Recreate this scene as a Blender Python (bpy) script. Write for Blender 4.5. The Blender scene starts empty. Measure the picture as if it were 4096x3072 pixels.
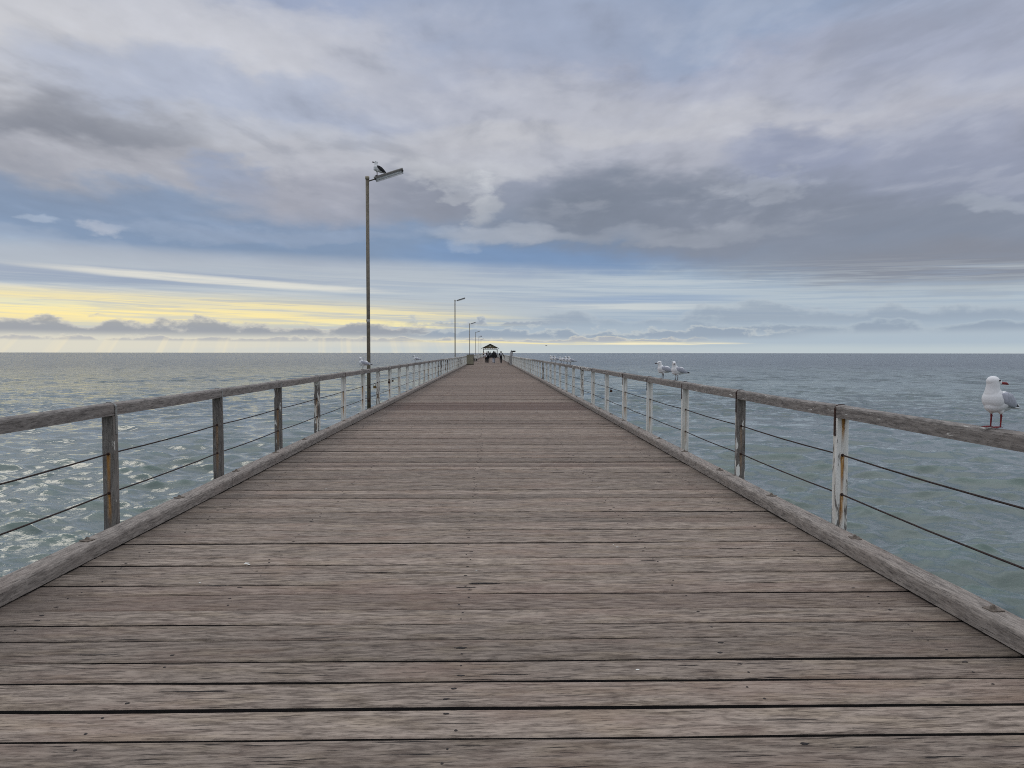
import bpy, bmesh, math, random
import numpy as np
from mathutils import Vector, Matrix, Euler, noise as mnoise

random.seed(7)
rng = np.random.default_rng(11)
sc = bpy.context.scene
COL = sc.collection
R = math.radians
EYE = 1.5            # eye above the deck
SEA = -4.0           # sea level below the deck
F_SRC = 2900.0       # focal length in photo pixels
VPX, HY = 1960.0, 1411.0
YAW = math.atan((2048 - VPX) / F_SRC)
PITCH = math.atan((1536 - HY) / F_SRC)

# ------------------------------------------------------------------ helpers
def srgb(r, g, b, a=1.0):
    def f(c):
        c /= 255.0
        return c / 12.92 if c <= 0.04045 else ((c + 0.055) / 1.055) ** 2.4
    return (f(r), f(g), f(b), a)

class S:
    """small wrapper so shader maths can be written as expressions"""
    def __init__(s, nt, sock): s.nt, s.s = nt, sock
    def _m(s, op, *o):
        n = s.nt.nodes.new('ShaderNodeMath'); n.operation = op
        for i, v in enumerate((s,) + o):
            if isinstance(v, S): s.nt.links.new(v.s, n.inputs[i])
            else: n.inputs[i].default_value = v
        return S(s.nt, n.outputs[0])
    def __add__(s, o): return s._m('ADD', o)
    __radd__ = __add__
    def __sub__(s, o): return s._m('SUBTRACT', o)
    def __rsub__(s, o): return s._m('MULTIPLY_ADD', -1.0, o)
    def __mul__(s, o): return s._m('MULTIPLY', o)
    __rmul__ = __mul__
    def __truediv__(s, o): return s._m('DIVIDE', o)
    def __rtruediv__(s, o): return s._m('POWER', -1.0) * o
    def pow(s, o): return s._m('POWER', o)
    def abs(s): return s._m('ABSOLUTE')
    def max(s, o): return s._m('MAXIMUM', o)
    def min(s, o): return s._m('MINIMUM', o)
    def sqrt(s): return s._m('SQRT')
    def exp(s): return s._m('EXPONENT')
    def sin(s): return s._m('SINE')
    def ss(s, a, b, lo=0.0, hi=1.0):
        n = s.nt.nodes.new('ShaderNodeMapRange'); n.interpolation_type = 'SMOOTHSTEP'
        s.nt.links.new(s.s, n.inputs[0])
        for i, v in ((1, a), (2, b), (3, lo), (4, hi)): n.inputs[i].default_value = v
        return S(s.nt, n.outputs[0])
    def lin(s, a, b, lo=0.0, hi=1.0):
        n = s.nt.nodes.new('ShaderNodeMapRange')
        s.nt.links.new(s.s, n.inputs[0])
        for i, v in ((1, a), (2, b), (3, lo), (4, hi)): n.inputs[i].default_value = v
        return S(s.nt, n.outputs[0])

def setin(nt, sock, v):
    if isinstance(v, S): nt.links.new(v.s, sock)
    else: sock.default_value = v

def vec(nt, x, y, z):
    n = nt.nodes.new('ShaderNodeCombineXYZ')
    for i, v in enumerate((x, y, z)): setin(nt, n.inputs[i], v)
    return S(nt, n.outputs[0])

def sep(nt, v):
    n = nt.nodes.new('ShaderNodeSeparateXYZ'); nt.links.new(v.s, n.inputs[0])
    return [S(nt, o) for o in n.outputs]

def noise(nt, v, scale=1.0, detail=4.0, rough=0.55, dist=0.0, color=False):
    n = nt.nodes.new('ShaderNodeTexNoise'); n.noise_dimensions = '3D'
    nt.links.new(v.s, n.inputs['Vector'])
    n.inputs['Scale'].default_value = scale; n.inputs['Detail'].default_value = detail
    n.inputs['Roughness'].default_value = rough; n.inputs['Distortion'].default_value = dist
    return S(nt, n.outputs['Color' if color else 'Fac'])

def mix(nt, fac, a, b, blend='MIX'):
    n = nt.nodes.new('ShaderNodeMix'); n.data_type = 'RGBA'; n.blend_type = blend
    n.clamp_factor = True
    setin(nt, n.inputs[0], fac); setin(nt, n.inputs[6], a); setin(nt, n.inputs[7], b)
    return S(nt, n.outputs[2])

def ramp(nt, fac, stops, interp='LINEAR'):
    n = nt.nodes.new('ShaderNodeValToRGB'); nt.links.new(fac.s, n.inputs[0])
    cr = n.color_ramp; cr.interpolation = interp
    while len(cr.elements) < len(stops): cr.elements.new(0.5)
    for e, (p, c) in zip(cr.elements, stops): e.position = p; e.color = c
    return S(nt, n.outputs[0])

def new_mat(name):
    m = bpy.data.materials.new(name); m.use_nodes = True
    nt = m.node_tree; b = nt.nodes['Principled BSDF']
    return m, nt, b

def objco(nt):
    n = nt.nodes.new('ShaderNodeTexCoord'); return S(nt, n.outputs['Object'])

def bump(nt, b, h, strength=0.3, dist=0.01):
    n = nt.nodes.new('ShaderNodeBump'); n.inputs['Strength'].default_value = strength
    n.inputs['Distance'].default_value = dist
    nt.links.new(h.s, n.inputs['Height']); nt.links.new(n.outputs[0], b.inputs['Normal']); nt.links.new(n.outputs[0], b.inputs['Coat Normal'])

def simple_mat(name, rgb, rough=0.6, metal=0.0, var=0.12, scale=30.0, bmp=0.0):
    m, nt, b = new_mat(name)
    c = srgb(*rgb); p = objco(nt)
    n = noise(nt, p, scale, 4)
    lo = tuple(x * (1 - var) for x in c[:3]) + (1,); hi = tuple(min(1, x * (1 + var)) for x in c[:3]) + (1,)
    setin(nt, b.inputs['Base Color'], mix(nt, n.ss(0.3, 0.7), lo, hi))
    b.inputs['Roughness'].default_value = rough; b.inputs['Metallic'].default_value = metal
    if bmp: bump(nt, b, n, bmp, 0.005)
    return m

# ---- objects
def link(name, me, mats, parent=None):
    o = bpy.data.objects.new(name, me); COL.objects.link(o)
    if mats is not None and not me.materials:
        for m in (mats if isinstance(mats, (list, tuple)) else [mats]): me.materials.append(m)
    if parent is not None: o.parent = parent
    return o

def from_bm(name, bm, mats, parent=None, smooth=False):
    me = bpy.data.meshes.new(name)
    bmesh.ops.recalc_face_normals(bm, faces=bm.faces)
    bm.to_mesh(me); bm.free()
    if smooth:
        for p in me.polygons: p.use_smooth = True
    return link(name, me, mats, parent)

def tag(o, label=None, cat=None, group=None, kind=None):
    if label: o['label'] = label
    if cat: o['category'] = cat
    if group: o['group'] = group
    if kind: o['kind'] = kind
    return o

def thing(name, label, cat, loc=(0, 0, 0), rz=0.0, group=None):
    o = bpy.data.objects.new(name, None); COL.objects.link(o)
    o.empty_display_size = 0.2
    o.location = loc; o.rotation_euler = (0, 0, rz)
    return tag(o, label, cat, group)

def box(bm, x0, x1, y0, y1, z0, z1, bev=0.0, seg=1, mi=0):
    g = bmesh.ops.create_cube(bm, size=1.0)
    vs = g['verts']
    for v in vs:
        v.co = Vector(((x0 + x1) / 2 + v.co.x * (x1 - x0), (y0 + y1) / 2 + v.co.y * (y1 - y0), (z0 + z1) / 2 + v.co.z * (z1 - z0)))
    fs = set(f for v in vs for f in v.link_faces)
    for f in fs: f.material_index = mi
    if bev:
        es = list(set(e for v in vs for e in v.link_edges))
        r = bmesh.ops.bevel(bm, geom=es, offset=bev, segments=seg, affect='EDGES', profile=0.5)
        for f in r['faces']: f.material_index = mi
        return r['verts']
    return vs

def tube(bm, pts, rads, seg=10, cap=True, mi=0):
    """swept tube through points with a radius (or rx,ry) at each"""
    pts = [Vector(p) for p in pts]
    rings = []
    up0 = Vector((0, 0, 1))
    for i, p in enumerate(pts):
        t = (pts[min(i + 1, len(pts) - 1)] - pts[max(i - 1, 0)])
        if t.length < 1e-9: t = Vector((0, 0, 1))
        t.normalize()
        up = up0 if abs(t.z) < 0.95 else Vector((0, 1, 0))
        u = t.cross(up).normalized(); v = u.cross(t).normalized()
        r = rads[i] if isinstance(rads, (list, tuple)) else rads
        a, b = (r if isinstance(r, tuple) else (r, r))
        rings.append([bm.verts.new(p + u * math.cos(2 * math.pi * k / seg) * a + v * math.sin(2 * math.pi * k / seg) * b) for k in range(seg)])
    for r0, r1 in zip(rings, rings[1:]):
        for k in range(seg):
            f = bm.faces.new((r0[k], r0[(k + 1) % seg], r1[(k + 1) % seg], r1[k])); f.material_index = mi; f.smooth = True
    if cap:
        for r in (rings[0], rings[-1]):
            f = bm.faces.new(r); f.material_index = mi
    return rings

def prism(bm, poly, axis, a0, a1, mi=0):
    """extrude a 2-D polygon along an axis: 'y' -> poly is (x,z); 'x' -> poly is (y,z)"""
    def pt(p, a): return Vector((p[0], a, p[1])) if axis == 'y' else Vector((a, p[0], p[1]))
    A = [bm.verts.new(pt(p, a0)) for p in poly]; B = [bm.verts.new(pt(p, a1)) for p in poly]
    n = len(poly)
    fs = [bm.faces.new((A[k], A[(k + 1) % n], B[(k + 1) % n], B[k])) for k in range(n)]
    fs += [bm.faces.new(A), bm.faces.new(B)]
    for f in fs: f.material_index = mi
    return fs

# blobby bodies: ellipsoids and tapered limbs fused into one surface
def ell(bm, c, r, rot=(0, 0, 0), sub=3):
    g = bmesh.ops.create_icosphere(bm, subdivisions=sub, radius=1.0)
    M = Matrix.Translation(Vector(c)) @ Euler(rot).to_matrix().to_4x4() @ Matrix.Diagonal(Vector((r[0], r[1], r[2], 1)))
    bmesh.ops.transform(bm, matrix=M, verts=g['verts'])

def limb(bm, pts, rads, n=5):
    P = [Vector(p) for p in pts]
    for (a, ra), (b, rb) in zip(zip(P, rads), list(zip(P, rads))[1:]):
        tube(bm, [a, b], [ra, rb], 12)
    for p, r in zip(P, rads): ell(bm, p, (r, r, r), sub=2)

def fuse(bm, voxel, smooth_it=4):
    me = bpy.data.meshes.new('tmp'); bm.to_mesh(me); bm.free()
    o = bpy.data.objects.new('tmp', me); COL.objects.link(o)
    md = o.modifiers.new('r', 'REMESH'); md.mode = 'VOXEL'; md.voxel_size = voxel
    if smooth_it:
        s = o.modifiers.new('s', 'SMOOTH'); s.iterations = smooth_it; s.factor = 0.5
    dg = bpy.context.evaluated_depsgraph_get(); dg.update()
    out = bpy.data.meshes.new_from_object(o.evaluated_get(dg))
    bpy.data.objects.remove(o); bpy.data.meshes.remove(me)
    out.materials.clear()
    for p in out.polygons: p.use_smooth = True
    return out

# ------------------------------------------------------------------ camera
cam = bpy.data.cameras.new('camera'); cam.sensor_width = 36.0; cam.lens = 36.0 * F_SRC / 4096
cam.clip_start = 0.05; cam.clip_end = 60000
co = bpy.data.objects.new('camera', cam); COL.objects.link(co)
co.location = (0, 0, EYE)
M = Matrix.Rotation(-YAW, 3, 'Z') @ Matrix.Rotation(R(90) - PITCH, 3, 'X') @ Matrix.Rotation(R(0.06), 3, 'Z')
co.rotation_euler = M.to_euler()
sc.camera = co

# ------------------------------------------------------------------ sky (world)
SUN_EL, SUN_AZ = R(38), R(-44)      # azimuth from +Y (down the jetty), left is negative
def build_world():
    w = bpy.data.worlds.new('World'); sc.world = w; w.use_nodes = True
    nt = w.node_tree; nt.nodes.clear()
    tc = nt.nodes.new('ShaderNodeTexCoord')
    D = S(nt, tc.outputs['Generated'])
    dx, dy, dz = sep(nt, D)
    U = dx._m('ARCTAN2', dy)
    V = dz / ((dx * dx + dy * dy).sqrt().max(0.02))
    Vc = V.max(0.0).min(4.0)
    # cloud-layer coordinates: clouds flatten and crowd towards the horizon
    inv = 1.0 / (Vc + 0.13)
    P = vec(nt, U * inv * 0.9, inv * 0.72, 0.0)
    fb = noise(nt, P, 1.5, 7, 0.55, 0.25)                 # billows
    fb2 = noise(nt, P, 4.6, 5, 0.6, 0.2)
    ws = noise(nt, vec(nt, U * 5.0, Vc * 11.0, 3.1), 1.0, 5, 0.58, 0.0, color=True)
    wr = sep(nt, ws)
    amp = (Vc * 0.55 + 0.012).min(0.2)
    Uw = U + (wr[0] - 0.5) * amp * 1.15
    Vw = Vc + (wr[1] - 0.5) * amp * 0.95
    streak = noise(nt, vec(nt, U * 3.2 , (Vc + U * 0.03) * 95.0, 7.7), 1.0, 5, 0.62, 0.3)
    wav = noise(nt, vec(nt, U * 7.0, Vc * 55.0, 1.7), 1.0, 4, 0.6, 0.4)
    rough = (fb - 0.5) * 1.6 + (fb2 - 0.5) * 0.7

    def uv(px, py):
        return math.atan((px - 1106) / 1566.0) + YAW, (761.5 - py) / 1566.0 * math.cos(math.atan((px - 1106) / 1566.0))
    # base: colour against height above the horizon
    st = [(761, (196, 203, 206)), (735, (182, 194, 204)), (700, (166, 182, 198)), (650, (168, 185, 202)),
          (600, (162, 181, 201)), (545, (150, 170, 198)), (480, (160, 170, 190)), (400, (166, 170, 186)), (300, (182, 184, 195)),
          (200, (174, 179, 196)), (100, (165, 175, 198)), (0, (158, 170, 196))]
    vmax = 0.56
    stops = [((761.5 - y) / 1566 / vmax, srgb(*c)) for y, c in st]
    base = ramp(nt, (Vw / vmax).min(1.0), stops)
    # bands: (cx, cy, rx, ry, colour, strength, noise weight, sharp, tilt)
    def blob(c, cx, cy, rx, ry, col, k, nz=0.5, sh=1.0, tilt=0.0, hdr=1.0):
        u0, v0 = uv(cx, cy)
        du = (Uw - u0); dv = (Vw - v0)
        if tilt: dv = dv + du * tilt
        a = du * (1566.0 / rx); b = dv * (1566.0 / ry)
        r2 = a * a + b * b
        if nz: r2 = r2 - (small if rx < 100 else rough) * nz
        m = r2.ss(1.85, 0.1, 0.0, k)
        cc = srgb(*col); cc = (cc[0] * hdr, cc[1] * hdr, cc[2] * hdr, 1)
        return mix(nt, m, c, cc)
    nA = noise(nt, P, 2.6, 7, 0.52, 0.25)
    Po = nt.nodes.new('ShaderNodeVectorMath'); Po.operation = 'ADD'; nt.links.new(P.s, Po.inputs[0]); Po.inputs[1].default_value = (-0.035, 0.045, 0)
    nB = noise(nt, S(nt, Po.outputs[0]), 2.6, 7, 0.52, 0.25)
    relief = nA - nB
    nS = noise(nt, vec(nt, U * 34.0, Vc * 52.0, 5.0), 1.0, 6, 0.58, 0.3)      # puffs and shreds
    rough = rough + (nA - 0.5) * 1.4 + (nS - 0.5) * 0.45
    small = (nS - 0.5) * 3.4 + (fb2 - 0.5) * 1.2
    c = base
    B = [
        (100, 90, 620, 150, (207, 207, 209), .75, .7),
        (640, 110, 420, 90, (196, 198, 207), .6, .8),
        (1480, 30, 560, 90, (146, 162, 188), .7, .8),
        (1150, 70, 320, 90, (166, 174, 194), .6, .8),
        (2100, 60, 260, 120, (172, 180, 200), .5, .8),
        (560, 245, 420, 70, (160, 172, 197), .65, .7),
        (1000, 200, 260, 70, (166, 172, 190), .5, .8),
        (1350, 235, 480, 75, (193, 195, 203), .6, .9),
        (1750, 150, 420, 60, (164, 170, 190), .5, .8),
        (700, 335, 520, 60, (196, 197, 201), .55, .9),
        (110, 322, 290, 92, (134, 138, 149), .95, .6),
        (330, 395, 480, 52, (180, 181, 189), .65, .7),
        (490, 392, 75, 38, (143, 158, 186), .6, .8),
        (330, 480, 720, 52, (122, 143, 172), .82, .5),
        (860, 542, 560, 36, (125, 146, 175), .82, .5),
        (1220, 566, 330, 34, (120, 147, 184), .9, .5),
        (720, 430, 200, 48, (160, 162, 174), .75, .8),
        (930, 438, 130, 52, (141, 146, 160), .95, .7),
        (1010, 390, 150, 26, (196, 198, 203), .7, .9),
        (1034, 455, 30, 42, (216, 219, 222), .6, 1.2),
        (985, 425, 60, 16, (200, 203, 208), .45, 1.1),
        (1015, 540, 40, 14, (168, 182, 203), .4, 1.2),
        (140, 487, 38, 9, (172, 185, 204), .6, 1.1),
        (255, 497, 30, 15, (186, 192, 205), .65, 1.1),
        (1500, 360, 480, 50, (184, 187, 197), .6, .9),
        (1380, 470, 350, 78, (124, 132, 147), .95, .8),
        (1880, 490, 460, 108, (132, 139, 154), .92, .8),
        (2200, 565, 330, 46, (134, 138, 150), .85, .6),
        (1730, 335, 130, 55, (146, 154, 177), .85, .9),
        (2050, 350, 220, 70, (150, 157, 178), .65, .9),
        (1660, 412, 95, 16, (174, 179, 190), .4, 1.1),
        (2150, 420, 85, 14, (168, 175, 188), .6, .8),
        (600, 505, 260, 16, (150, 164, 187), .55, .9),
        (90, 525, 200, 12, (152, 166, 188), .5, .9),
        (380, 500, 90, 12, (146, 163, 188), .5, .9),
        (1080, 515, 140, 20, (178, 184, 195), .6, .9),
        (1230, 300, 300, 30, (197, 198, 203), .5, 1.0),
        (1400, 515, 300, 16, (160, 166, 178), .5, .9),
    ]
    for (cx, cy, rx, ry, col, k, nz) in B: c = blob(c, cx, cy, rx, ry, col, k, nz)
    # smaller billows riding on the broad masses
    vm = Vc.ss(0.12, 0.22) * (1.0 - ((Vc - 0.165) * (1 / 0.035)).abs().ss(1.4, 0.4) * U.ss(0.25, -0.1) * 0.8)
    c = mix(nt, (nA + relief * 0.9).ss(0.52, 0.72) * vm * 0.17, c, srgb(200, 202, 209))
    c = mix(nt, (nA + relief * 0.9).ss(0.47, 0.28) * vm * 0.24, c, srgb(136, 143, 160))
    # thin high streaks near the horizon
    sm = streak.ss(0.42, 0.62)
    fine = noise(nt, vec(nt, U * 6.0, (Vc + U * 0.02) * 230.0, 2.2), 1.0, 4, 0.6, 0.4)
    def band(c, cx, cy, rx, ry, col, k, mod=None, tilt=0.0, hdr=1.0):
        u0, v0 = uv(cx, cy)
        du = (U - u0); dv = (Vc - v0) + (wav - 0.5) * 0.006
        if tilt: dv = dv + du * tilt
        a = du * (1566.0 / rx); b = dv * (1566.0 / ry)
        m = (a * a + b * b).ss(1.7, 0.05, 0.0, k)
        if mod is not None: m = m * mod
        cc = srgb(*col); cc = (cc[0] * hdr, cc[1] * hdr, cc[2] * hdr, 1)
        return mix(nt, m, c, cc)
    c = band(c, 250, 575, 900, 36, (177, 184, 195), .85)
    c = band(c, 650, 640, 700, 55, (186, 194, 202), .7)
    c = band(c, 150, 590, 480, 14, (150, 163, 186), .8, sm)
    c = band(c, 80, 602, 300, 8, (140, 156, 182), .6)
    c = band(c, 480, 608, 330, 8, (238, 234, 220), .8, streak.ss(.36, .6), 0.045)
    c = band(c, 150, 625, 420, 10, (228, 226, 214), .7, sm)
    c = band(c, 1650, 600, 460, 12, (196, 205, 211), .75, sm)
    c = band(c, 1450, 622, 500, 12, (190, 201, 210), .7, sm)
    c = band(c, 1420, 646, 240, 8, (146, 168, 198), .7)
    c = band(c, 1380, 662, 190, 7, (210, 215, 214), .85, streak.ss(.35, .55))
    c = band(c, 1950, 640, 420, 26, (184, 196, 205), .6)
    gl = streak.ss(0.42, 0.60)
    c = band(c, 180, 668, 760, 34, (230, 223, 192), .8)
    c = band(c, 110, 662, 700, 29, (255, 234, 164), .95, (gl * 0.75 + fine.ss(0.40, 0.60) * 0.4).min(1.0), 0.012, 1.03)
    c = band(c, -60, 655, 240, 12, (222, 228, 205), .8)
    c = band(c, 480, 678, 560, 18, (255, 235, 165), .9, (gl * 0.7 + fine.ss(0.42, 0.58) * 0.5).min(1.0), 0.012, 1.04)
    c = band(c, 800, 704, 300, 9, (253, 240, 180), .9, streak.ss(.4, .55))
    c = band(c, 350, 652, 700, 22, (206, 204, 194), .5, fine.ss(0.56, 0.42))
    c = band(c, 1300, 640, 1200, 60, (190, 200, 208), .35, fine.ss(0.45, 0.62))
    c = band(c, 1300, 640, 1200, 60, (150, 168, 192), .35, fine.ss(0.52, 0.36))
    c = band(c, 250, 742, 900, 26, (222, 219, 204), .9)
    c = band(c, 1000, 748, 380, 18, (206, 210, 207), .8)
    c = band(c, 1900, 742, 600, 20, (172, 189, 204), .7)
    c = band(c, 1500, 757, 1000, 8, (200, 209, 212), .7)
    # rows of low cumulus with flat bases and lumpy tops
    def cumulus(c, y_base, y_top, x0, x1, col, hi, k, sc_u, seed, thr=0.44, soft=14.0):
        vb = (761.5 - y_base) / 1566; vt = (761.5 - y_top) / 1566
        n = noise(nt, vec(nt, U * sc_u, Vc * sc_u * 1.9, seed), 1.0, 7, 0.56, 0.1)
        big = noise(nt, vec(nt, U * sc_u * 0.28, 0.0, seed + 4), 1.0, 2, 0.5)
        h = (Vc + (wav - 0.5) * 0.002 - vb) / (vt - vb)
        d = n * 0.95 + big * 0.45 - thr - h.max(0.0) * 0.36
        m = d.ss(-0.01, 0.085) * h.ss(-0.35, 0.15)
        ext = (U - uv(x0, 700)[0]).ss(-0.05, 0.05) * (U - uv(x1, 700)[0]).ss(0.06, -0.06)
        m = m * ext * k
        shade = mix(nt, d.ss(0.02, 0.17), srgb(*hi), srgb(*col))
        return mix(nt, m, c, shade)
    c = cumulus(c, 695, 650, 1150, 2700, (148, 161, 178), (184, 194, 203), .55, 13.0, 31.0, .50)
    c = cumulus(c, 716, 684, 1500, 2700, (148, 163, 181), (178, 191, 202), .8, 17.0, 12.0, .49)
    c = cumulus(c, 700, 676, 880, 1180, (148, 160, 178), (190, 198, 205), .85, 34.0, 3.0, .56)
    c = cumulus(c, 723, 688, -700, 960, (150, 156, 167), (204, 202, 196), .9, 22.0, 21.0, .46)
    c = cumulus(c, 728, 700, 900, 1700, (150, 165, 183), (196, 203, 206), .88, 30.0, 5.0, .47)
    c = cumulus(c, 737, 724, -500, 1500, (172, 176, 184), (220, 216, 202), .75, 40.0, 9.0, .50)
    # faint sun rays fanning down to the sea under the low cloud
    ry_ = noise(nt, vec(nt, (U + 0.22) * (1.0 + Vc * 2.5) * 46.0, 0.0, 5.5), 1.0, 3, 0.6)
    c = band(c, 500, 752, 520, 26, (248, 234, 198), .38, ry_.ss(0.46, 0.68) * Vc.ss(0.024, 0.015))
    # yellow slits between the low clouds right of the end of the jetty
    c = band(c, 1180, 737, 330, 6, (253, 238, 178), .95, streak.ss(.44, .58), 0.008)
    c = band(c, 1110, 724, 200, 6, (250, 236, 180), .9, streak.ss(.46, .58))
    c = band(c, 1430, 742, 160, 3, (250, 240, 205), .9, streak.ss(.40, .54))
    c = band(c, 1700, 752, 900, 9, (190, 203, 209), .6)
    # fine billow shading
    g = (1.0 + ((fb2 - 0.5) * 0.20 + (fb - 0.5) * 0.20 + relief * 0.42 + (nA - 0.5) * 0.16 + (nS - 0.5) * 0.10) * Vc.ss(0.07, 0.2))
    n = nt.nodes.new('ShaderNodeVectorMath'); n.operation = 'SCALE'
    nt.links.new(c.s, n.inputs[0]); nt.links.new(g.s, n.inputs[3]); c = S(nt, n.outputs[0])
    # bright overcast above the frame, brightest where the sun sits behind the cloud, off to the left
    
    u0, v0 = SUN_AZ, 0.80
    a = (Uw - u0) * (1 / 0.20); b = (Vw - v0) * (1 / 0.17)
    glow = (a * a + b * b).ss(1.6, 0.0, 0.0, 0.9)
    c = mix(nt, glow, c, (1.15, 1.1, 1.02, 1))
    # the rest of the sky: plain broken overcast, brighter overhead
    pl = ramp(nt, (Vc / 1.3).min(1.0), [(0.0, srgb(188, 198, 206)), (0.2, srgb(172, 180, 195)), (0.40, srgb(178, 183, 198)), (1.0, (1.42, 1.46, 1.55, 1))])
    pl = mix(nt, (fb - 0.5).ss(-0.12, 0.16) * 0.35, pl, srgb(140, 148, 164))
    pl = mix(nt, glow, pl, (1.15, 1.1, 1.02, 1))
    # clear sky of the hour, showing faintly through
    sky = nt.nodes.new('ShaderNodeTexSky'); sky.sky_type = 'NISHITA'; sky.sun_disc = False
    sky.sun_elevation = SUN_EL; sky.sun_rotation = SUN_AZ
    bg1 = nt.nodes.new('ShaderNodeBackground'); nt.links.new(sky.outputs[0], bg1.inputs[0]); bg1.inputs[1].default_value = 0.06
    bg2 = nt.nodes.new('ShaderNodeBackground'); nt.links.new(c.s, bg2.inputs[0]); bg2.inputs[1].default_value = 1.0
    bg3 = nt.nodes.new('ShaderNodeBackground'); nt.links.new(pl.s, bg3.inputs[0]); bg3.inputs[1].default_value = 1.0
    ms = nt.nodes.new('ShaderNodeMixShader')
    nt.links.new((V.ss(0.74, 0.50) * U.abs().ss(1.35, 0.95)).s, ms.inputs[0])
    nt.links.new(bg3.outputs[0], ms.inputs[1]); nt.links.new(bg2.outputs[0], ms.inputs[2])
    mx = nt.nodes.new('ShaderNodeMixShader'); mx.inputs[0].default_value = 0.94
    nt.links.new(bg1.outputs[0], mx.inputs[1]); nt.links.new(ms.outputs[0], mx.inputs[2])
    out = nt.nodes.new('ShaderNodeOutputWorld'); nt.links.new(mx.outputs[0], out.inputs[0])
    w.cycles.sampling_method = 'MANUAL'; w.cycles.sample_map_resolution = 512
build_world()

sun = bpy.data.lights.new('sun', 'SUN'); sun.energy = 0.12; sun.angle = R(15); sun.color = (1.0, 0.93, 0.82)
so = bpy.data.objects.new('sun', sun); COL.objects.link(so)
sd = Vector((math.sin(SUN_AZ) * math.cos(SUN_EL), math.cos(SUN_AZ) * math.cos(SUN_EL), math.sin(SUN_EL)))
so.rotation_euler = (-sd).to_track_quat('-Z', 'Y').to_euler()

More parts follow.
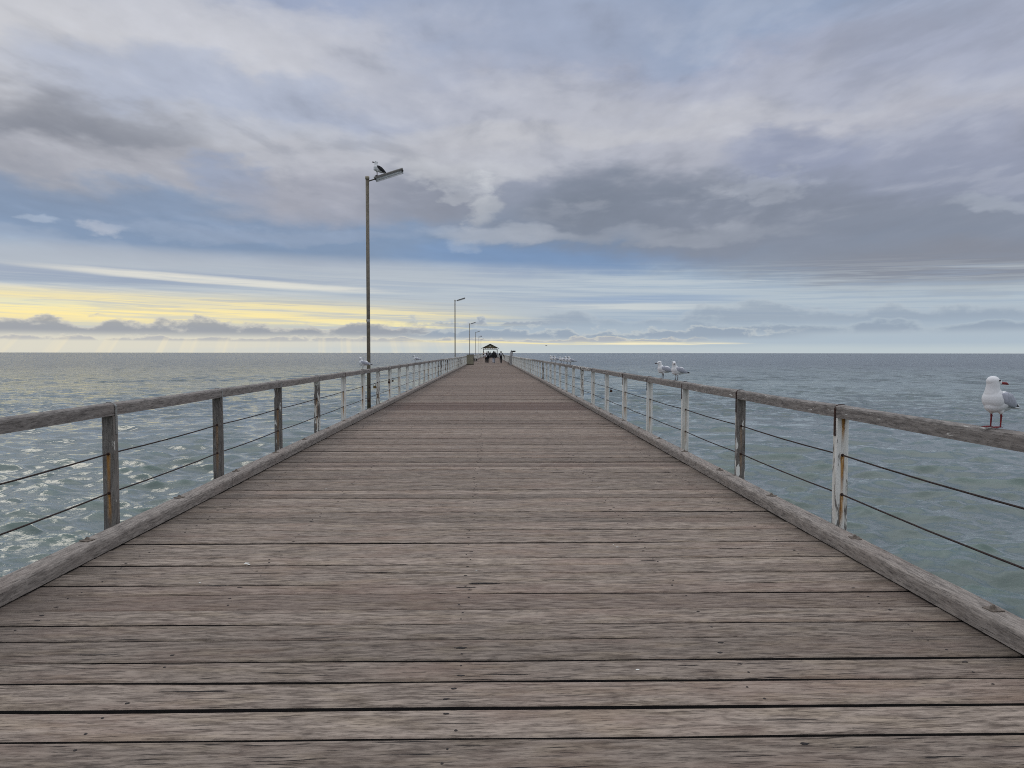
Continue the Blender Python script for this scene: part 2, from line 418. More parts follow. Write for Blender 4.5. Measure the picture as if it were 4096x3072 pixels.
# ------------------------------------------------------------------ sea
def build_sea():
    N = 512
    def bands(L, seed, wind, edges, amp):
        r = np.random.default_rng(seed)
        k1 = np.fft.fftfreq(N, L / N) * 2 * np.pi
        kx, ky = np.meshgrid(k1, k1, indexing='ij')
        k = np.hypot(kx, ky); k[0, 0] = 1e-6
        g = (r.normal(size=(N, N)) + 1j * r.normal(size=(N, N)))
        cosw = (kx * wind[0] + ky * wind[1]) / k
        kp = 2 * np.pi / 5.5
        Ph = np.exp(-1.25 * (kp / k) ** 2) / k ** 3.55 * (0.05 + 0.95 * np.abs(cosw) ** 4.0)
        Ph[0, 0] = 0
        out = []
        for (lo, hi), gn in zip(edges, (0.032, 0.085, 0.165, 0.215, 0.18)):
            lam = 2 * np.pi / k
            m = (lam >= lo) & (lam < hi)
            Hk = g * np.sqrt(Ph) * m
            gx = np.fft.ifft2(1j * kx * Hk).real; gy = np.fft.ifft2(1j * ky * Hk).real
            nrm = gn * amp / math.sqrt((gx ** 2 + gy ** 2).mean())       # each band gets its own mean slope
            hh = np.fft.ifft2(Hk).real * nrm
            sx = np.fft.ifft2(-1j * kx / k * Hk).real * nrm
            sy = np.fft.ifft2(-1j * ky / k * Hk).real * nrm
            out.append((hh, -sx, -sy))
        return out
    edges = [(6, 99), (3, 6), (1.5, 3), (0.75, 1.5), (0.36, 0.75)]
    wind = np.array([0.20, 0.98])
    TA = bands(57.0, 3, wind, edges, 0.75)
    TB = bands(34.3, 5, np.array([0.34, 0.94]), edges, 0.70)
    # polar grid: rows follow the foreshortening, columns are dense towards the open sea ahead
    H = EYE - SEA
    fpx = 725.0
    ys = np.concatenate([np.linspace(2600, 420, 40), np.arange(415, 60, -0.55), np.arange(60, 26, -0.32), np.arange(26, 6, -0.14), np.arange(6, 4, -0.3), np.array([3.4, 2.8, 2.2, 1.7, 1.3, 0.9, 0.6, 0.35, 0.2])])
    rad = fpx * H / ys
    rad = rad[rad < 45000]
    dense = np.linspace(R(-44), R(46), 1250)
    rest = np.linspace(R(46), R(316), 140)[1:-1]
    az = np.concatenate([dense, rest]); na = len(az); nr = len(rad)
    RR, AA = np.meshgrid(rad, az, indexing='ij')
    X = RR * np.sin(AA); Y = RR * np.cos(AA)
    dr = np.gradient(rad)[:, None] * np.ones((1, na))
    dz = np.zeros_like(X); ox = np.zeros_like(X); oy = np.zeros_like(X)
    def samp(T, L, X, Y):
        fx = (X / L % 1.0) * N; fy = (Y / L % 1.0) * N
        i = np.floor(fx).astype(int); j = np.floor(fy).astype(int); a = fx - i; b = fy - j
        i %= N; j %= N; i2 = (i + 1) % N; j2 = (j + 1) % N
        return [(t[i, j] * (1 - a) * (1 - b) + t[i2, j] * a * (1 - b) + t[i, j2] * (1 - a) * b + t[i2, j2] * a * b) for t in T]
    # gusts: patches that are rougher or calmer
    gust = 0.86 + 0.20 * np.sin(X * 0.045 + 1.3 * np.sin(Y * 0.03)) * np.sin(Y * 0.021 + 0.8) + 0.10 * np.sin(X * 0.11 - Y * 0.07)
    for TT, L, rot in ((TA, 57.0, 0.0), (TB, 34.3, 0.25)):
        c_, s_ = math.cos(rot), math.sin(rot)
        Xr = X * c_ + Y * s_; Yr = -X * s_ + Y * c_
        for (lo, hi), T in zip(edges, TT):
            fade = np.clip((lo * 0.62 - dr) / (lo * 0.35), 0, 1)
            if fade.max() <= 0: continue
            if lo >= 6: fade = np.clip((14 - dr) / 8, 0.0, 1)
            h, sx, sy = samp(T, L, Xr, Yr)
            dz += h * fade * gust
            ox += (sx * c_ - sy * s_) * fade * 0.75; oy += (sx * s_ + sy * c_) * fade * 0.75
    X = X + ox; Y = Y + oy
    co_ = np.empty((nr * na + 1, 3), np.float32)
    co_[:-1, 0] = X.ravel(); co_[:-1, 1] = Y.ravel(); co_[:-1, 2] = SEA + dz.ravel()
    co_[-1] = (0, 0, SEA)
    i = np.arange(nr - 1)[:, None]; j = np.arange(na)[None, :]; j2 = (j + 1) % na
    q = np.stack([i * na + j, i * na + j2, (i + 1) * na + j2, (i + 1) * na + j], -1).reshape(-1, 4)
    me = bpy.data.meshes.new('sea')
    nq = len(q)
    tri = np.stack([np.full(na, nr * na), np.arange(na), (np.arange(na) + 1) % na], -1)
    me.vertices.add(len(co_)); me.vertices.foreach_set('co', co_.ravel())
    loops = np.concatenate([q[:, ::-1].ravel(), tri[:, ::-1].ravel()]).astype(np.int32)
    me.loops.add(len(loops)); me.loops.foreach_set('vertex_index', loops)
    me.polygons.add(nq + na)
    me.polygons.foreach_set('loop_start', np.concatenate([np.arange(nq) * 4, nq * 4 + np.arange(na) * 3]).astype(np.int32))
    me.update(calc_edges=True)
    me.polygons.foreach_set('use_smooth', np.ones(nq + na, bool))
    m, nt, b = new_mat('sea_water')
    p = objco(nt); x, y, z = sep(nt, p)
    d = (x * x + y * y).sqrt()
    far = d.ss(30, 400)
    # body colour of shallow, sandy green water; greyer far out, greener in thin crests
    crest = (z - SEA).ss(-0.02, 0.18)
    pat = noise(nt, vec(nt, x * 0.035, y * 0.02, 0.0), 1.0, 4, 0.55)
    near_c = mix(nt, pat.ss(0.35, 0.65), srgb(62, 80, 74), srgb(80, 97, 89))
    near_c = mix(nt, crest * 0.45, near_c, srgb(70, 98, 88))
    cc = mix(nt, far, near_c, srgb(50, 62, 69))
    setin(nt, b.inputs['Base Color'], cc)
    setin(nt, b.inputs['Roughness'], far.lin(0, 1, 0.05, 0.18))
    b.inputs['IOR'].default_value = 1.36
    setin(nt, b.inputs['Coat Weight'], d.ss(20, 130, 0.7, 0.0)); b.inputs['Coat IOR'].default_value = 1.4; b.inputs['Coat Roughness'].default_value = 0.08
    # ripples too fine for the mesh
    r1 = noise(nt, vec(nt, x * 0.55, y * 1.0, 0.0), 6.5, 3, 0.6, 0.6)
    r2 = noise(nt, vec(nt, x * 0.30, y * 0.66, 4.0), 0.9, 3, 0.6, 0.4)
    r3 = noise(nt, vec(nt, x * 0.17, y * 0.30, 9.0), 0.9, 2, 0.55, 0.4)
    r4 = noise(nt, vec(nt, x * 0.040, y * 0.050, 2.0), 1.0, 2, 0.55, 0.3)
    rg = 1.0 - (r2 * 2.0 - 1.0).abs() ; rg3 = 1.0 - (r3 * 2.0 - 1.0).abs()
    h = r1 * d.lin(20, 90, 0.020, 0.0) + rg * d.ss(30, 110, 0.01, 0.34) * d.ss(110, 400, 1.0, 0.2) + rg3 * d.ss(90, 260, 0.0, 1.3) * d.ss(300, 900, 1.0, 0.35) + r4 * d.ss(250, 900, 0.0, 7.0)
    bump(nt, b, h, 1.0, 1.0)
    o = link('sea', me, m); tag(o, kind='structure')
    return o
build_sea()

# ------------------------------------------------------------------ timber materials
def wood(name, axis, light, dark, red, grain=1.0, attr=False, paint=False, crack=0.5, val=1.0):
    m, nt, b = new_mat(name)
    p = objco(nt); x, y, z = sep(nt, p)
    oi = nt.nodes.new('ShaderNodeObjectInfo'); rnd = S(nt, oi.outputs['Random'])
    if attr:
        at = nt.nodes.new('ShaderNodeAttribute'); at.attribute_name = 'tint'
        tr, tg, tb = sep(nt, S(nt, at.outputs['Color']))
        off = tr * 61.0
    else:
        off = rnd * 37.0; tr = rnd
    if axis == 'x': l, a, c = x, y, z
    elif axis == 'y': l, a, c = y, x, z
    else: l, a, c = z, x, y
    P = vec(nt, l * 1.0 + off, a * 26.0, c * 26.0 + off * 3.0)
    wig = noise(nt, vec(nt, l * 1.3 + off, a * 3.0, c * 3.0), 1.0, 2, 0.5)
    P = vec(nt, l * 6.5 + off, a * 42.0 + wig * 3.0, c * 42.0 + off * 3.0)
    g1 = noise(nt, P, 1.0 * grain, 6, 0.68, 0.15)                       # growth-ring figure
    g2 = noise(nt, vec(nt, l * 15.0 + off, a * 95.0, c * 95.0), 1.0 * grain, 4, 0.65)   # fibre
    ck = noise(nt, vec(nt, l * 3.0 + off * 2, a * 82.0 + wig * 6.0, c * 82.0), 1.0 * grain, 3, 0.55)  # drying cracks
    blot = noise(nt, vec(nt, l * 0.9 + off, a * 2.5, c * 2.5), 1.2, 4, 0.6)
    col = mix(nt, g1.ss(0.28, 0.68), srgb(*dark), srgb(*light))
    col = mix(nt, blot.ss(0.42, 0.75) * 0.55, col, srgb(*red))
    col = mix(nt, g2.ss(0.5, 0.32) * 0.62, col, tuple(v * 0.45 for v in srgb(*dark)[:3]) + (1,))
    cm = ck.ss(0.345, 0.30) * crack
    if attr: cm = (ck.ss(0.375, 0.325) * (tb * 0.9 + 0.3) * crack * 1.4).min(0.95)
    col = mix(nt, cm, col, srgb(34, 29, 27))
    big = noise(nt, vec(nt, x * 0.35, y * 0.35, 0.0), 1.0, 3, 0.5)
    fac = (big - 0.5) * 0.35 + 1.0
    if attr:
        fac = fac * (tr * 0.46 + 0.77)
    else:
        fac = fac * (rnd * 0.16 + 0.92)
    n = nt.nodes.new('ShaderNodeVectorMath'); n.operation = 'SCALE'
    nt.links.new(col.s, n.inputs[0]); nt.links.new((fac * val).s, n.inputs[3]); col = S(nt, n.outputs[0])
    if attr:
        hue = noise(nt, vec(nt, x * 2.2 + off, y * 9.0, 0.0), 1.0, 4, 0.6)
        col = mix(nt, hue.ss(0.46, 0.64) * 0.24, col, mix(nt, 1.0, col, srgb(236, 228, 196), 'MULTIPLY'))
        # stained boards, gap shade painted into the far ones, and grime and shade gathered along the kerbs
        col = mix(nt, tg * 0.75, col, srgb(84, 63, 56))
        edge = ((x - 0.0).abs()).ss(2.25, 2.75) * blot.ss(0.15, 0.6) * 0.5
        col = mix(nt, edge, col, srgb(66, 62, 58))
    h = g1 * 0.55 + g2 * 0.25 - cm * 0.9
    rgh = 0.82
    if paint:
        cr, cg, cb = sep(nt, S(nt, oi.outputs['Color']))
        pn = noise(nt, vec(nt, x * 20.0 + off, y * 20.0, z * 4.2 + off) if paint == 'post' else vec(nt, x * 30.0 + off, y * 5.0, z * 40.0 + off), 1.0, 5, 0.62, 0.4)
        pm = (pn + cr * 0.62 - 0.81).ss(-0.03, 0.03)
        stain = noise(nt, vec(nt, x * 22.0, y * 22.0 + off, z * 1.2), 1.0, 4, 0.6)
        pc = mix(nt, stain.ss(0.35, 0.75), srgb(234, 233, 226), srgb(188, 184, 172))
        pc = mix(nt, ck.ss(0.37, 0.31) * 0.6, pc, srgb(120, 118, 112))
        col = mix(nt, pm, col, pc)
        # rust weeping from the wire holes
        if paint == 'post':
            lat = (x.abs() + (pn - 0.5) * 0.02).ss(0.021, 0.004)
            wv = noise(nt, vec(nt, x * 60.0, 0.0, z * 7.0 + off), 1.0, 3, 0.6)
            s1 = z.ss(0.20, 0.66) * z.ss(0.69, 0.672)
            s2 = z.ss(0.02, 0.33) * z.ss(0.37, 0.352)
            s3 = z.ss(0.72, 0.95) * cb
            rust = ((s1 + s2).max(s3) * lat * wv.ss(0.22, 0.50) * cg).min(0.95)
            col = mix(nt, rust, col, mix(nt, wv.ss(0.4, 0.7), srgb(178, 130, 62), srgb(104, 62, 32)))
        h = h * 0.7 + pm * 0.35
    setin(nt, b.inputs['Base Color'], col)
    b.inputs['Roughness'].default_value = rgh
    b.inputs['Specular IOR Level'].default_value = 0.25
    bump(nt, b, h, 0.55, 0.006)
    return m

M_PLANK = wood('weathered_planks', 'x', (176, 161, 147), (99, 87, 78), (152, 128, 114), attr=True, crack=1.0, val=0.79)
M_KERB = wood('weathered_kerb', 'y', (164, 155, 146), (108, 101, 95), (146, 132, 122), crack=0.7)
M_RAIL = wood('weathered_rail', 'y', (150, 144, 138), (100, 95, 91), (136, 127, 120), paint='rail', crack=0.45)
M_POST = wood('peeling_post', 'z', (132, 127, 121), (92, 88, 84), (122, 114, 106), paint='post', crack=0.5)
M_BEAM = wood('dark_bearer', 'y', (60, 55, 50), (34, 31, 29), (52, 46, 40), crack=0.4)
M_STEEL = simple_mat('galvanised_steel', (150, 150, 146), 0.55, 0.6, 0.2, 60, 0.1)
M_RUST = simple_mat('rusted_steel', (62, 42, 34), 0.85, 0.2, 0.4, 80, 0.3)
M_WIRE = simple_mat('rusty_wire', (58, 46, 42), 0.8, 0.3, 0.35, 60, 0.2)
M_NAIL = simple_mat('nail_head', (58, 52, 50), 0.7, 0.4, 0.3, 60)
M_KNOT_GAP = simple_mat('knot_and_gap_shade', (30, 26, 24), 0.95, 0.0, 0.3, 40)
M_DROP = simple_mat('dropping_white', (214, 212, 204), 0.8, 0.0, 0.1, 90)
M_BLACK = simple_mat('black_paint', (22, 22, 23), 0.5, 0.0, 0.3, 30)

# ------------------------------------------------------------------ the jetty
XL, XR = -2.862, 2.631           # inner faces of the kerbs
KW, KH = 0.170, 0.118
Y0, Y1 = -3.0, 330.0
SLOPE = math.tan(R(0.7))
jetty = thing('jetty', 'long weathered grey timber jetty of cross planks running out over the sea', 'jetty', (0, 0, 0))

def n1(x, s): return mnoise.noise(Vector((x, s * 13.7, s * 3.1)))

def build_planks():
    verts, faces, mats, tint = [], [], [], []
    gaps = [2.06, 2.29, 2.52, 2.76, 3.01, 3.26, 3.48, 3.75, 3.96, 4.19, 4.47]
    edges = [gaps[0]]
    rr = random.Random(5)
    y = gaps[0]
    back = []
    while y > Y0: y -= rr.uniform(0.20, 0.26); back.append(y)
    ys = back[::-1] + gaps
    y = ys[-1]
    while y < Y1: y += rr.choice([0.19, 0.2, 0.22, 0.23, 0.24, 0.25]) + rr.uniform(-.012, .012); ys.append(y)
    xa, xb = XL - KW - 0.01, XR + KW + 0.01
    nails = []; boards = []
    def top(x, y):
        w = y + SLOPE * x
        for (a, b_, zo, zt, s, d) in boards:
            if a <= w < b_: return zo + zt * x / 2.8 + (n1(x * 0.7, s + 3) * 0.003 if d < 16 else 0)
        return 0.0
    for bi, (a, b_) in enumerate(zip(ys, ys[1:])):
        d = max(0.5, (a + b_) / 2)
        nseg = 56 if d < 7 else (26 if d < 16 else (8 if d < 40 else 2))
        ga = rr.uniform(0.006, 0.015) if d < 4.7 else rr.uniform(0.002, 0.012); gb = rr.uniform(0.003, 0.015) if d < 4.7 else rr.uniform(0.002, 0.012)
        if abs(b_ - 3.01) < 0.01: gb = 0.022
        if abs(a - 3.01) < 0.01: ga = 0.021
        if d > 12: ga = rr.uniform(.003, .015); gb = rr.uniform(.003, .015)
        zoff = rr.uniform(-0.005, 0.003); zt = rr.uniform(-0.0035, 0.0035)
        s = bi * 1.37 + 2
        t = (rr.random(), 0.0, rr.random() ** 1.5, 1.0)
        if 19.0 < d < 21.8: t = (rr.uniform(.1, .5), rr.uniform(.65, 1.0), .5, 1.0)
        elif d > 8: t = (t[0], min(.6, rr.uniform(.10, .46) * min(1, (d - 8) / 9) + (.3 if rr.random() < .06 else 0)), t[2], 1.0)  # shading of distant gaps put into the tint, growing with distance
        elif rr.random() < 0.10: t = (t[0], rr.uniform(.15, .5), t[2], 1.0)
        prof = 6
        boards.append((a, b_, zoff, zt, s, d))
        base = len(verts)
        for k in range(nseg + 1):
            x = xa + (xb - xa) * k / nseg
            jl = n1(x * 1.1, s) * 0.007 + n1(x * 7.0, s + 50) * 0.0026 if d < 16 else 0.0
            jh = n1(x * 1.1, s + 7) * 0.007 + n1(x * 7.0, s + 90) * 0.0026 if d < 16 else 0.0
            sh = -SLOPE * x
            zz = zoff + zt * x / 2.8 + (n1(x * 0.7, s + 3) * 0.003 if d < 16 else 0)
            ya, yb = a + ga + jl + sh, b_ - gb + jh + sh
            e = 0.007
            ym = (ya + yb) / 2
            row = [(x, ya, -0.06), (x, ya, zz - 0.006), (x, ya + e, zz), (x, yb - e, zz), (x, yb, zz - 0.006), (x, yb, -0.06)]
            verts += row
        for k in range(nseg):
            for q in range(prof - 1):
                v0 = base + k * prof + q
                faces.append((v0, v0 + prof, v0 + prof + 1, v0 + 1)); mats.append(2 if q in (0, prof - 2) else 0)  # plank sides coloured dark, painted shade for the gaps
                tint.append(t)
        # nail heads in rows over the bearers
        if d < 34 and d > 1.5:
            for jx in (-1.57, -0.16, 1.18, 2.30, -2.55):
                for fy in (0.27, 0.72):
                    if rr.random() < 0.3: continue
                    nx = jx + rr.uniform(-0.035, 0.035); ny = a + (b_ - a) * (fy + rr.uniform(-.06, .06)) - SLOPE * nx
                    nails.append((nx, ny, zoff + zt * nx / 2.8, rr.uniform(0.0055, 0.008)))
    for (nx, ny, nz, r) in nails:
        nz = top(nx, ny)
        c = len(verts)
        ns = 8
        for k in range(ns): verts.append((nx + r * 1.0 * math.cos(k * 2 * math.pi / ns), ny + r * math.sin(k * 2 * math.pi / ns), nz + 0.0005))
        for k in range(ns): verts.append((nx + r * 0.6 * math.cos(k * 2 * math.pi / ns), ny + r * 0.6 * math.sin(k * 2 * math.pi / ns), nz + 0.0032))
        for k in range(ns):
            faces.append((c + k, c + (k + 1) % ns, c + ns + (k + 1) % ns, c + ns + k)); mats.append(1); tint.append((0, 0, 0, 1))
        faces.append(tuple(c + ns + k for k in range(ns))); mats.append(1); tint.append((0, 0, 0, 1))
        # dark bruise in the wood round the head, drawn out along the grain
        if random.random() < .55: continue
        c = len(verts); n = 10
        w = r * random.uniform(1.4, 2.4)
        for k in range(n):
            q = 1 + 0.35 * random.uniform(-1, 1)
            verts.append((nx + w * q * math.cos(k * 2 * math.pi / n), ny + r * 1.1 * q * math.sin(k * 2 * math.pi / n), nz + 0.0004 + 0.0008))
        faces.append(tuple(range(c, c + n))); mats.append(2); tint.append((0, 0, 0, 1))
    # knot holes, splits and gouges seen in the near boards
    def splat(px, py, lx, ly, mi, n=22, rag=0.4):
        d = F_SRC * EYE / (py - HY); x = (px - VPX) * d / F_SRC; d -= x * math.tan(YAW)
        c = len(verts)
        s = px * .37
        for k in range(n):
            th = 2 * math.pi * k / n
            q = 1 + rag * n1(th * 1.9, s) + rag * 0.5 * random.uniform(-1, 1)
            vx_, vy_ = x + lx * q * math.cos(th), d + ly * q * math.sin(th) - SLOPE * (lx * q * math.cos(th)); verts.append((vx_, vy_, top(vx_, vy_) + .0016))
        faces.append(tuple(range(c, c + n))); mats.append(mi); tint.append((0, 0, 0, 1))
    for a in ((822, 2038, .09, .012, 2), (1772, 2025, .05, .010, 2), (1930, 2345, .10, .012, 2), (1865, 2362, .07, .006, 2), (1010, 1880, .03, .01, 2),
              (846, 2355, .07, .009, 2), (2600, 2250, .05, .006, 2), (1500, 2300, .16, .004, 2), (2930, 2200, .10, .004, 2), (350, 2640, .10, .005, 2),
              (1250, 2570, .13, .004, 2), (2700, 2660, .09, .004, 2), (3300, 2480, .10, .004, 2), (760, 2790, .14, .004, 2), (2050, 2720, .10, .004, 2),
              (1840, 2610, .03, .010, 2), (1700, 2230, .09, .004, 2), (2250, 2330, .14, .005, 2),
              (976, 2266, .018, .016, 3), (985, 2271, .010, .007, 3), (2474, 2194, .012, .008, 3), (2458, 2185, .006, .006, 3), (1905, 2292, .007, .005, 3),
              (2400, 1955, .012, .006, 3), (1840, 1790, .02, .01, 3), (2560, 2700, .010, .006, 3), (785, 2344, .008, .006, 3), (1300, 1960, .012, .008, 3)):
        splat(*a)
    me = bpy.data.meshes.new('deck_planks'); me.from_pydata(verts, [], faces); me.update()
    me.polygons.foreach_set('material_index', mats)
    ca = me.attributes.new('tint', 'FLOAT_COLOR', 'FACE')
    ca.data.foreach_set('color', np.array(tint, np.float32).ravel())
    link('deck_planks', me, [M_PLANK, M_NAIL, M_KNOT_GAP, M_DROP], jetty)
build_planks()

# bearers under the planks, and the outer edge beams
for bx in (-2.6, -1.57, -0.16, 1.18, 2.35):
    bm = bmesh.new(); box(bm, bx - .1, bx + .1, Y0, Y1, -.36, -.062); from_bm('bearer', bm, M_BEAM, jetty)
for bx in (XL - KW + .07, XR + KW - .07):
    bm = bmesh.new(); box(bm, bx - .06, bx + .06, Y0, Y1, -.40, -.063); from_bm('edge_beam', bm, M_BEAM, jetty)
# under-deck sheeting of cross-heads and piles, out of sight from above
y = 3.0
k = 0
bm = bmesh.new()
while y < Y1:
    box(bm, -3.0, 2.8, y - .15, y + .15, -.75, -.401)
    for px in (-2.3, 1.9): tube(bm, [(px, y, -7), (px, y, -.751)], .16, 10)
    y += 7.2
pl = from_bm('pile_bents', bm, M_BEAM, jetty); pl['kind'] = 'stuff'

def kerb_piece(xin, side, ya, yb, detail, seed):
    """one length of kerb timber with worn, rounded arrises and half-lapped ends"""
    xo = xin + side * KW
    n = 18 if detail else 3
    bm = bmesh.new()
    pr = [(0, 0.012), (0.0, 0.088), (0.006, 0.106), (0.020, KH - .001), (0.05, KH), (KW - .02, KH - .003), (KW - .006, KH - .018), (KW, 0.088), (KW, 0.012)]
    rings = []
    for i in range(n + 1):
        t = i / n; yy = ya + (yb - ya) * t
        w1 = n1(yy * 0.6, seed) * 0.006; w2 = n1(yy * 1.7, seed + 5) * 0.003
        ring = []
        for j, (px, pz) in enumerate(pr):
            wear = n1(yy * 3.1, seed + j * 7) * 0.004 if 0 < j < 8 else 0
            ring.append(bm.verts.new((xin + side * (px + w1 * 0.6), yy, pz + (w2 + wear if pz > .02 else 0))))
        rings.append(ring)
    for a, b_ in zip(rings, rings[1:]):
        for j in range(len(pr) - 1): bm.faces.new((a[j], a[j + 1], b_[j + 1], b_[j]))
    bm.faces.new(rings[0]); bm.faces.new(rings[-1])
    return bm

def washer_mesh():
    bm = bmesh.new()
    box(bm, -.038, .038, -.038, .038, 0, .006, .002)
    tube(bm, [(0, 0, .006), (0, 0, .019)], .015, 6)
    tube(bm, [(0, 0, .019), (0, 0, .026)], .008, 8)
    me = bpy.data.meshes.new('bolt'); bm.to_mesh(me); bm.free(); me.materials.append(M_RUSTY_BOLT); return me
M_RUSTY_BOLT = simple_mat('bolt_plate', (112, 102, 92), 0.75, 0.35, 0.3, 40, 0.2)
BOLT = washer_mesh()

def kerbs(xin, side, joints):
    n = 0
    far = bmesh.new()
    for a, b_ in zip(joints, joints[1:]):
        sd_ = n * 3.3 + (50 if side > 0 else 0)
        if n < 50:
            lap = 0.07
            bm = kerb_piece(xin, side, a + .004, b_ - .004, b_ < 60, sd_)
            # half lap: lower tongue runs past the upper shoulder
            if b_ < 60:
                box(bm, min(xin + side * .002, xin + side * KW * .98), max(xin + side * .002, xin + side * KW * .98), b_ - .005, b_ + .055, .0125, .056)
                for v in bm.verts:
                    if v.co.y < a + .01 and v.co.z > .04: pass
            o = from_bm('kerb_timber', bm, M_KERB, jetty, smooth=False)
            if b_ < 75:
                for f in (0.09, 0.42, 0.75):
                    w = link('bolt', BOLT, None, o)
                    w.location = (xin + side * (.092 + random.uniform(-.012, .012)), a + (b_ - a) * f + random.uniform(-.05, .05), KH - .001)
                    w.rotation_euler = (0, 0, random.uniform(-.5, .5))
        else:
            b2 = kerb_piece(xin, side, a + .004, b_ - .004, False, sd_)
            me = bpy.data.meshes.new('t'); b2.to_mesh(me); b2.free(); far.from_mesh(me); bpy.data.meshes.remove(me)
        n += 1
    o = from_bm('kerb_timber', far, M_KERB, jetty); o['kind'] = 'stuff'
def joint_list(first, step):
    j = [first]
    while j[-1] < Y1: j.append(j[-1] + step)
    return [first - 2 * step, first - step] + j
kerbs(XL, -1, joint_list(8.10, 4.72))
kerbs(XR, 1, joint_list(8.05, 4.70))

# ------------------------------------------------------------------ railings
SP = 2.36
PW, PD = 0.10, 0.066
def railing(side, xin, y_first, ztop, name_side):
    lab = ('weathered timber railing with two wires along the left edge of the jetty' if side < 0 else
           'weathered timber railing with two wires along the right edge of the jetty')
    t = thing('timber_railing', lab, 'railing', (0, 0, 0), 0, 'railings along both edges of the jetty')
    xc = xin + side * PW / 2
    zb = ztop - 0.10
    # post, built once: origin on the deck at its centre line
    bm = bmesh.new(); box(bm, -PW / 2, PW / 2, -PD / 2, PD / 2, -.45, zb - .0015, .005, 1)
    me = bpy.data.meshes.new('post'); bm.to_mesh(me); bm.free(); me.materials.append(M_POST)
    # strap folded over the rail and down both faces of the post
    def strap(mat, ln, ln2):
        b2 = bmesh.new()
        w = .0145; tk = .004
        # s measured across: -1 outer, +1 inner
        path = [(-(PW / 2 + tk * .5 + .001), zb - .02), (-(PW / 2 + tk * .5 + .001), ztop - .03), (-(PW / 2 - .012), ztop - .006), (-(PW / 2 - .034), ztop + .0035),
                (PW / 2 - .034, ztop + .0035), (PW / 2 - .012, ztop - .006), (PW / 2 + tk * .5 + .001, ztop - .03), (PW / 2 + tk * .5 + .001, zb - ln)]
        for (xa, za), (xb_, zb2) in zip(path, path[1:]):
            dx, dz = xb_ - xa, zb2 - za; L = math.hypot(dx, dz); nx, nz = -dz / L * tk / 2, dx / L * tk / 2
            vs = [b2.verts.new((px, py, pz)) for py in (-w, w) for (px, pz) in ((xa + nx, za + nz), (xb_ + nx, zb2 + nz), (xb_ - nx, zb2 - nz), (xa - nx, za - nz))]
            for f in ((0, 1, 2, 3), (7, 6, 5, 4), (0, 4, 5, 1), (1, 5, 6, 2), (2, 6, 7, 3), (3, 7, 4, 0)): b2.faces.new([vs[i] for i in f])
        bmesh.ops.recalc_face_normals(b2, faces=b2.faces)
        m2 = bpy.data.meshes.new('strap'); b2.to_mesh(m2); b2.free(); m2.materials.append(mat); return m2
    st_g, st_r = strap(M_STEEL, .155, .02), strap(M_RUST, .15, .02)
    # a wire hole: short dark collar on the near face
    b3 = bmesh.new()
    tube(b3, [(0, -PD / 2 - .004, 0), (0, -PD / 2 + .004, 0)], .0125, 8)
    b3.to_mesh(b3_me := bpy.data.meshes.new('wire_hole')); b3.free(); b3_me.materials.append(M_RUST)
    rr = random.Random(3 if side < 0 else 9)
    paintL = {0: (.27, .95), 1: (.24, .4), 2: (.34, .5), 3: (.5, .5), 4: (.95, .9), 5: (.9, 1.0), 6: (.6, .4), 7: (.75, .8), 8: (.9, 1), 9: (1.0, .3)}
    paintR = {0: (.62, 1.25), 1: (.34, .3), 2: (.78, .3), 3: (.84, .55), 4: (.9, .8), 5: (.95, .3), 6: (.98, .3), 7: (.6, .4), 8: (.72, .3), 9: (.9, .3)}
    pd = paintL if side < 0 else paintR
    ypos = [y_first + SP * i for i in range(-2, int((Y1 - y_first) / SP))]
    far = bmesh.new()
    for n, yy in enumerate(ypos):
        i = n - 2
        if n < 100:
            o = bpy.data.objects.new('post', me); COL.objects.link(o); o.parent = t
            o.location = (xc + rr.uniform(-.004, .004), yy + PD / 2, 0); o.rotation_euler = (0, 0, math.pi * 0 + rr.uniform(-.03, .03))
            pa, ru = pd.get(i, (rr.choice([1.0, .95, .85, .9, .5, .75, 1.0, 1.0]), rr.uniform(.1, .7)))
            o.color = (pa, ru, 1.0 if (side > 0 and i == 0) else (0.3 if rr.random() < .2 else 0), 1)
            if yy < 75:
                s = bpy.data.objects.new('strap', (st_g if (side < 0 and i < 4) or rr.random() < .25 and i > 3 else st_r)); COL.objects.link(s); s.parent = o
                if side > 0: s.scale = (-1, 1, 1)      # same strap turned to face the deck
                for hz in (.675, .355):
                    h = bpy.data.objects.new('wire_hole', b3_me); COL.objects.link(h); h.parent = o; h.location = (0, 0, hz)
        else:
            box(far, xc - PW / 2, xc + PW / 2, yy, yy + PD, -.45, zb - .0015)
    o = from_bm('post', far, M_POST, t); o['kind'] = 'stuff'; o.color = (.95, .2, 0, 1)
    # handrail: rounded-top timber, butted over the posts
    cuts = [ypos[0] - 2 * SP + PD / 2] + [yy + PD / 2 for k2, yy in enumerate(ypos) if k2 % (1 if k2 < 10 else 2) == 0]
    prof = [(-.05, 0), (-.05, .074), (-.046, .088), (-.035, .0965), (-.012, .10), (.012, .10), (.035, .0965), (.046, .088), (.05, .074), (.05, 0)]
    zj = {round(c, 3): rr.uniform(-.006, .006) for c in cuts}
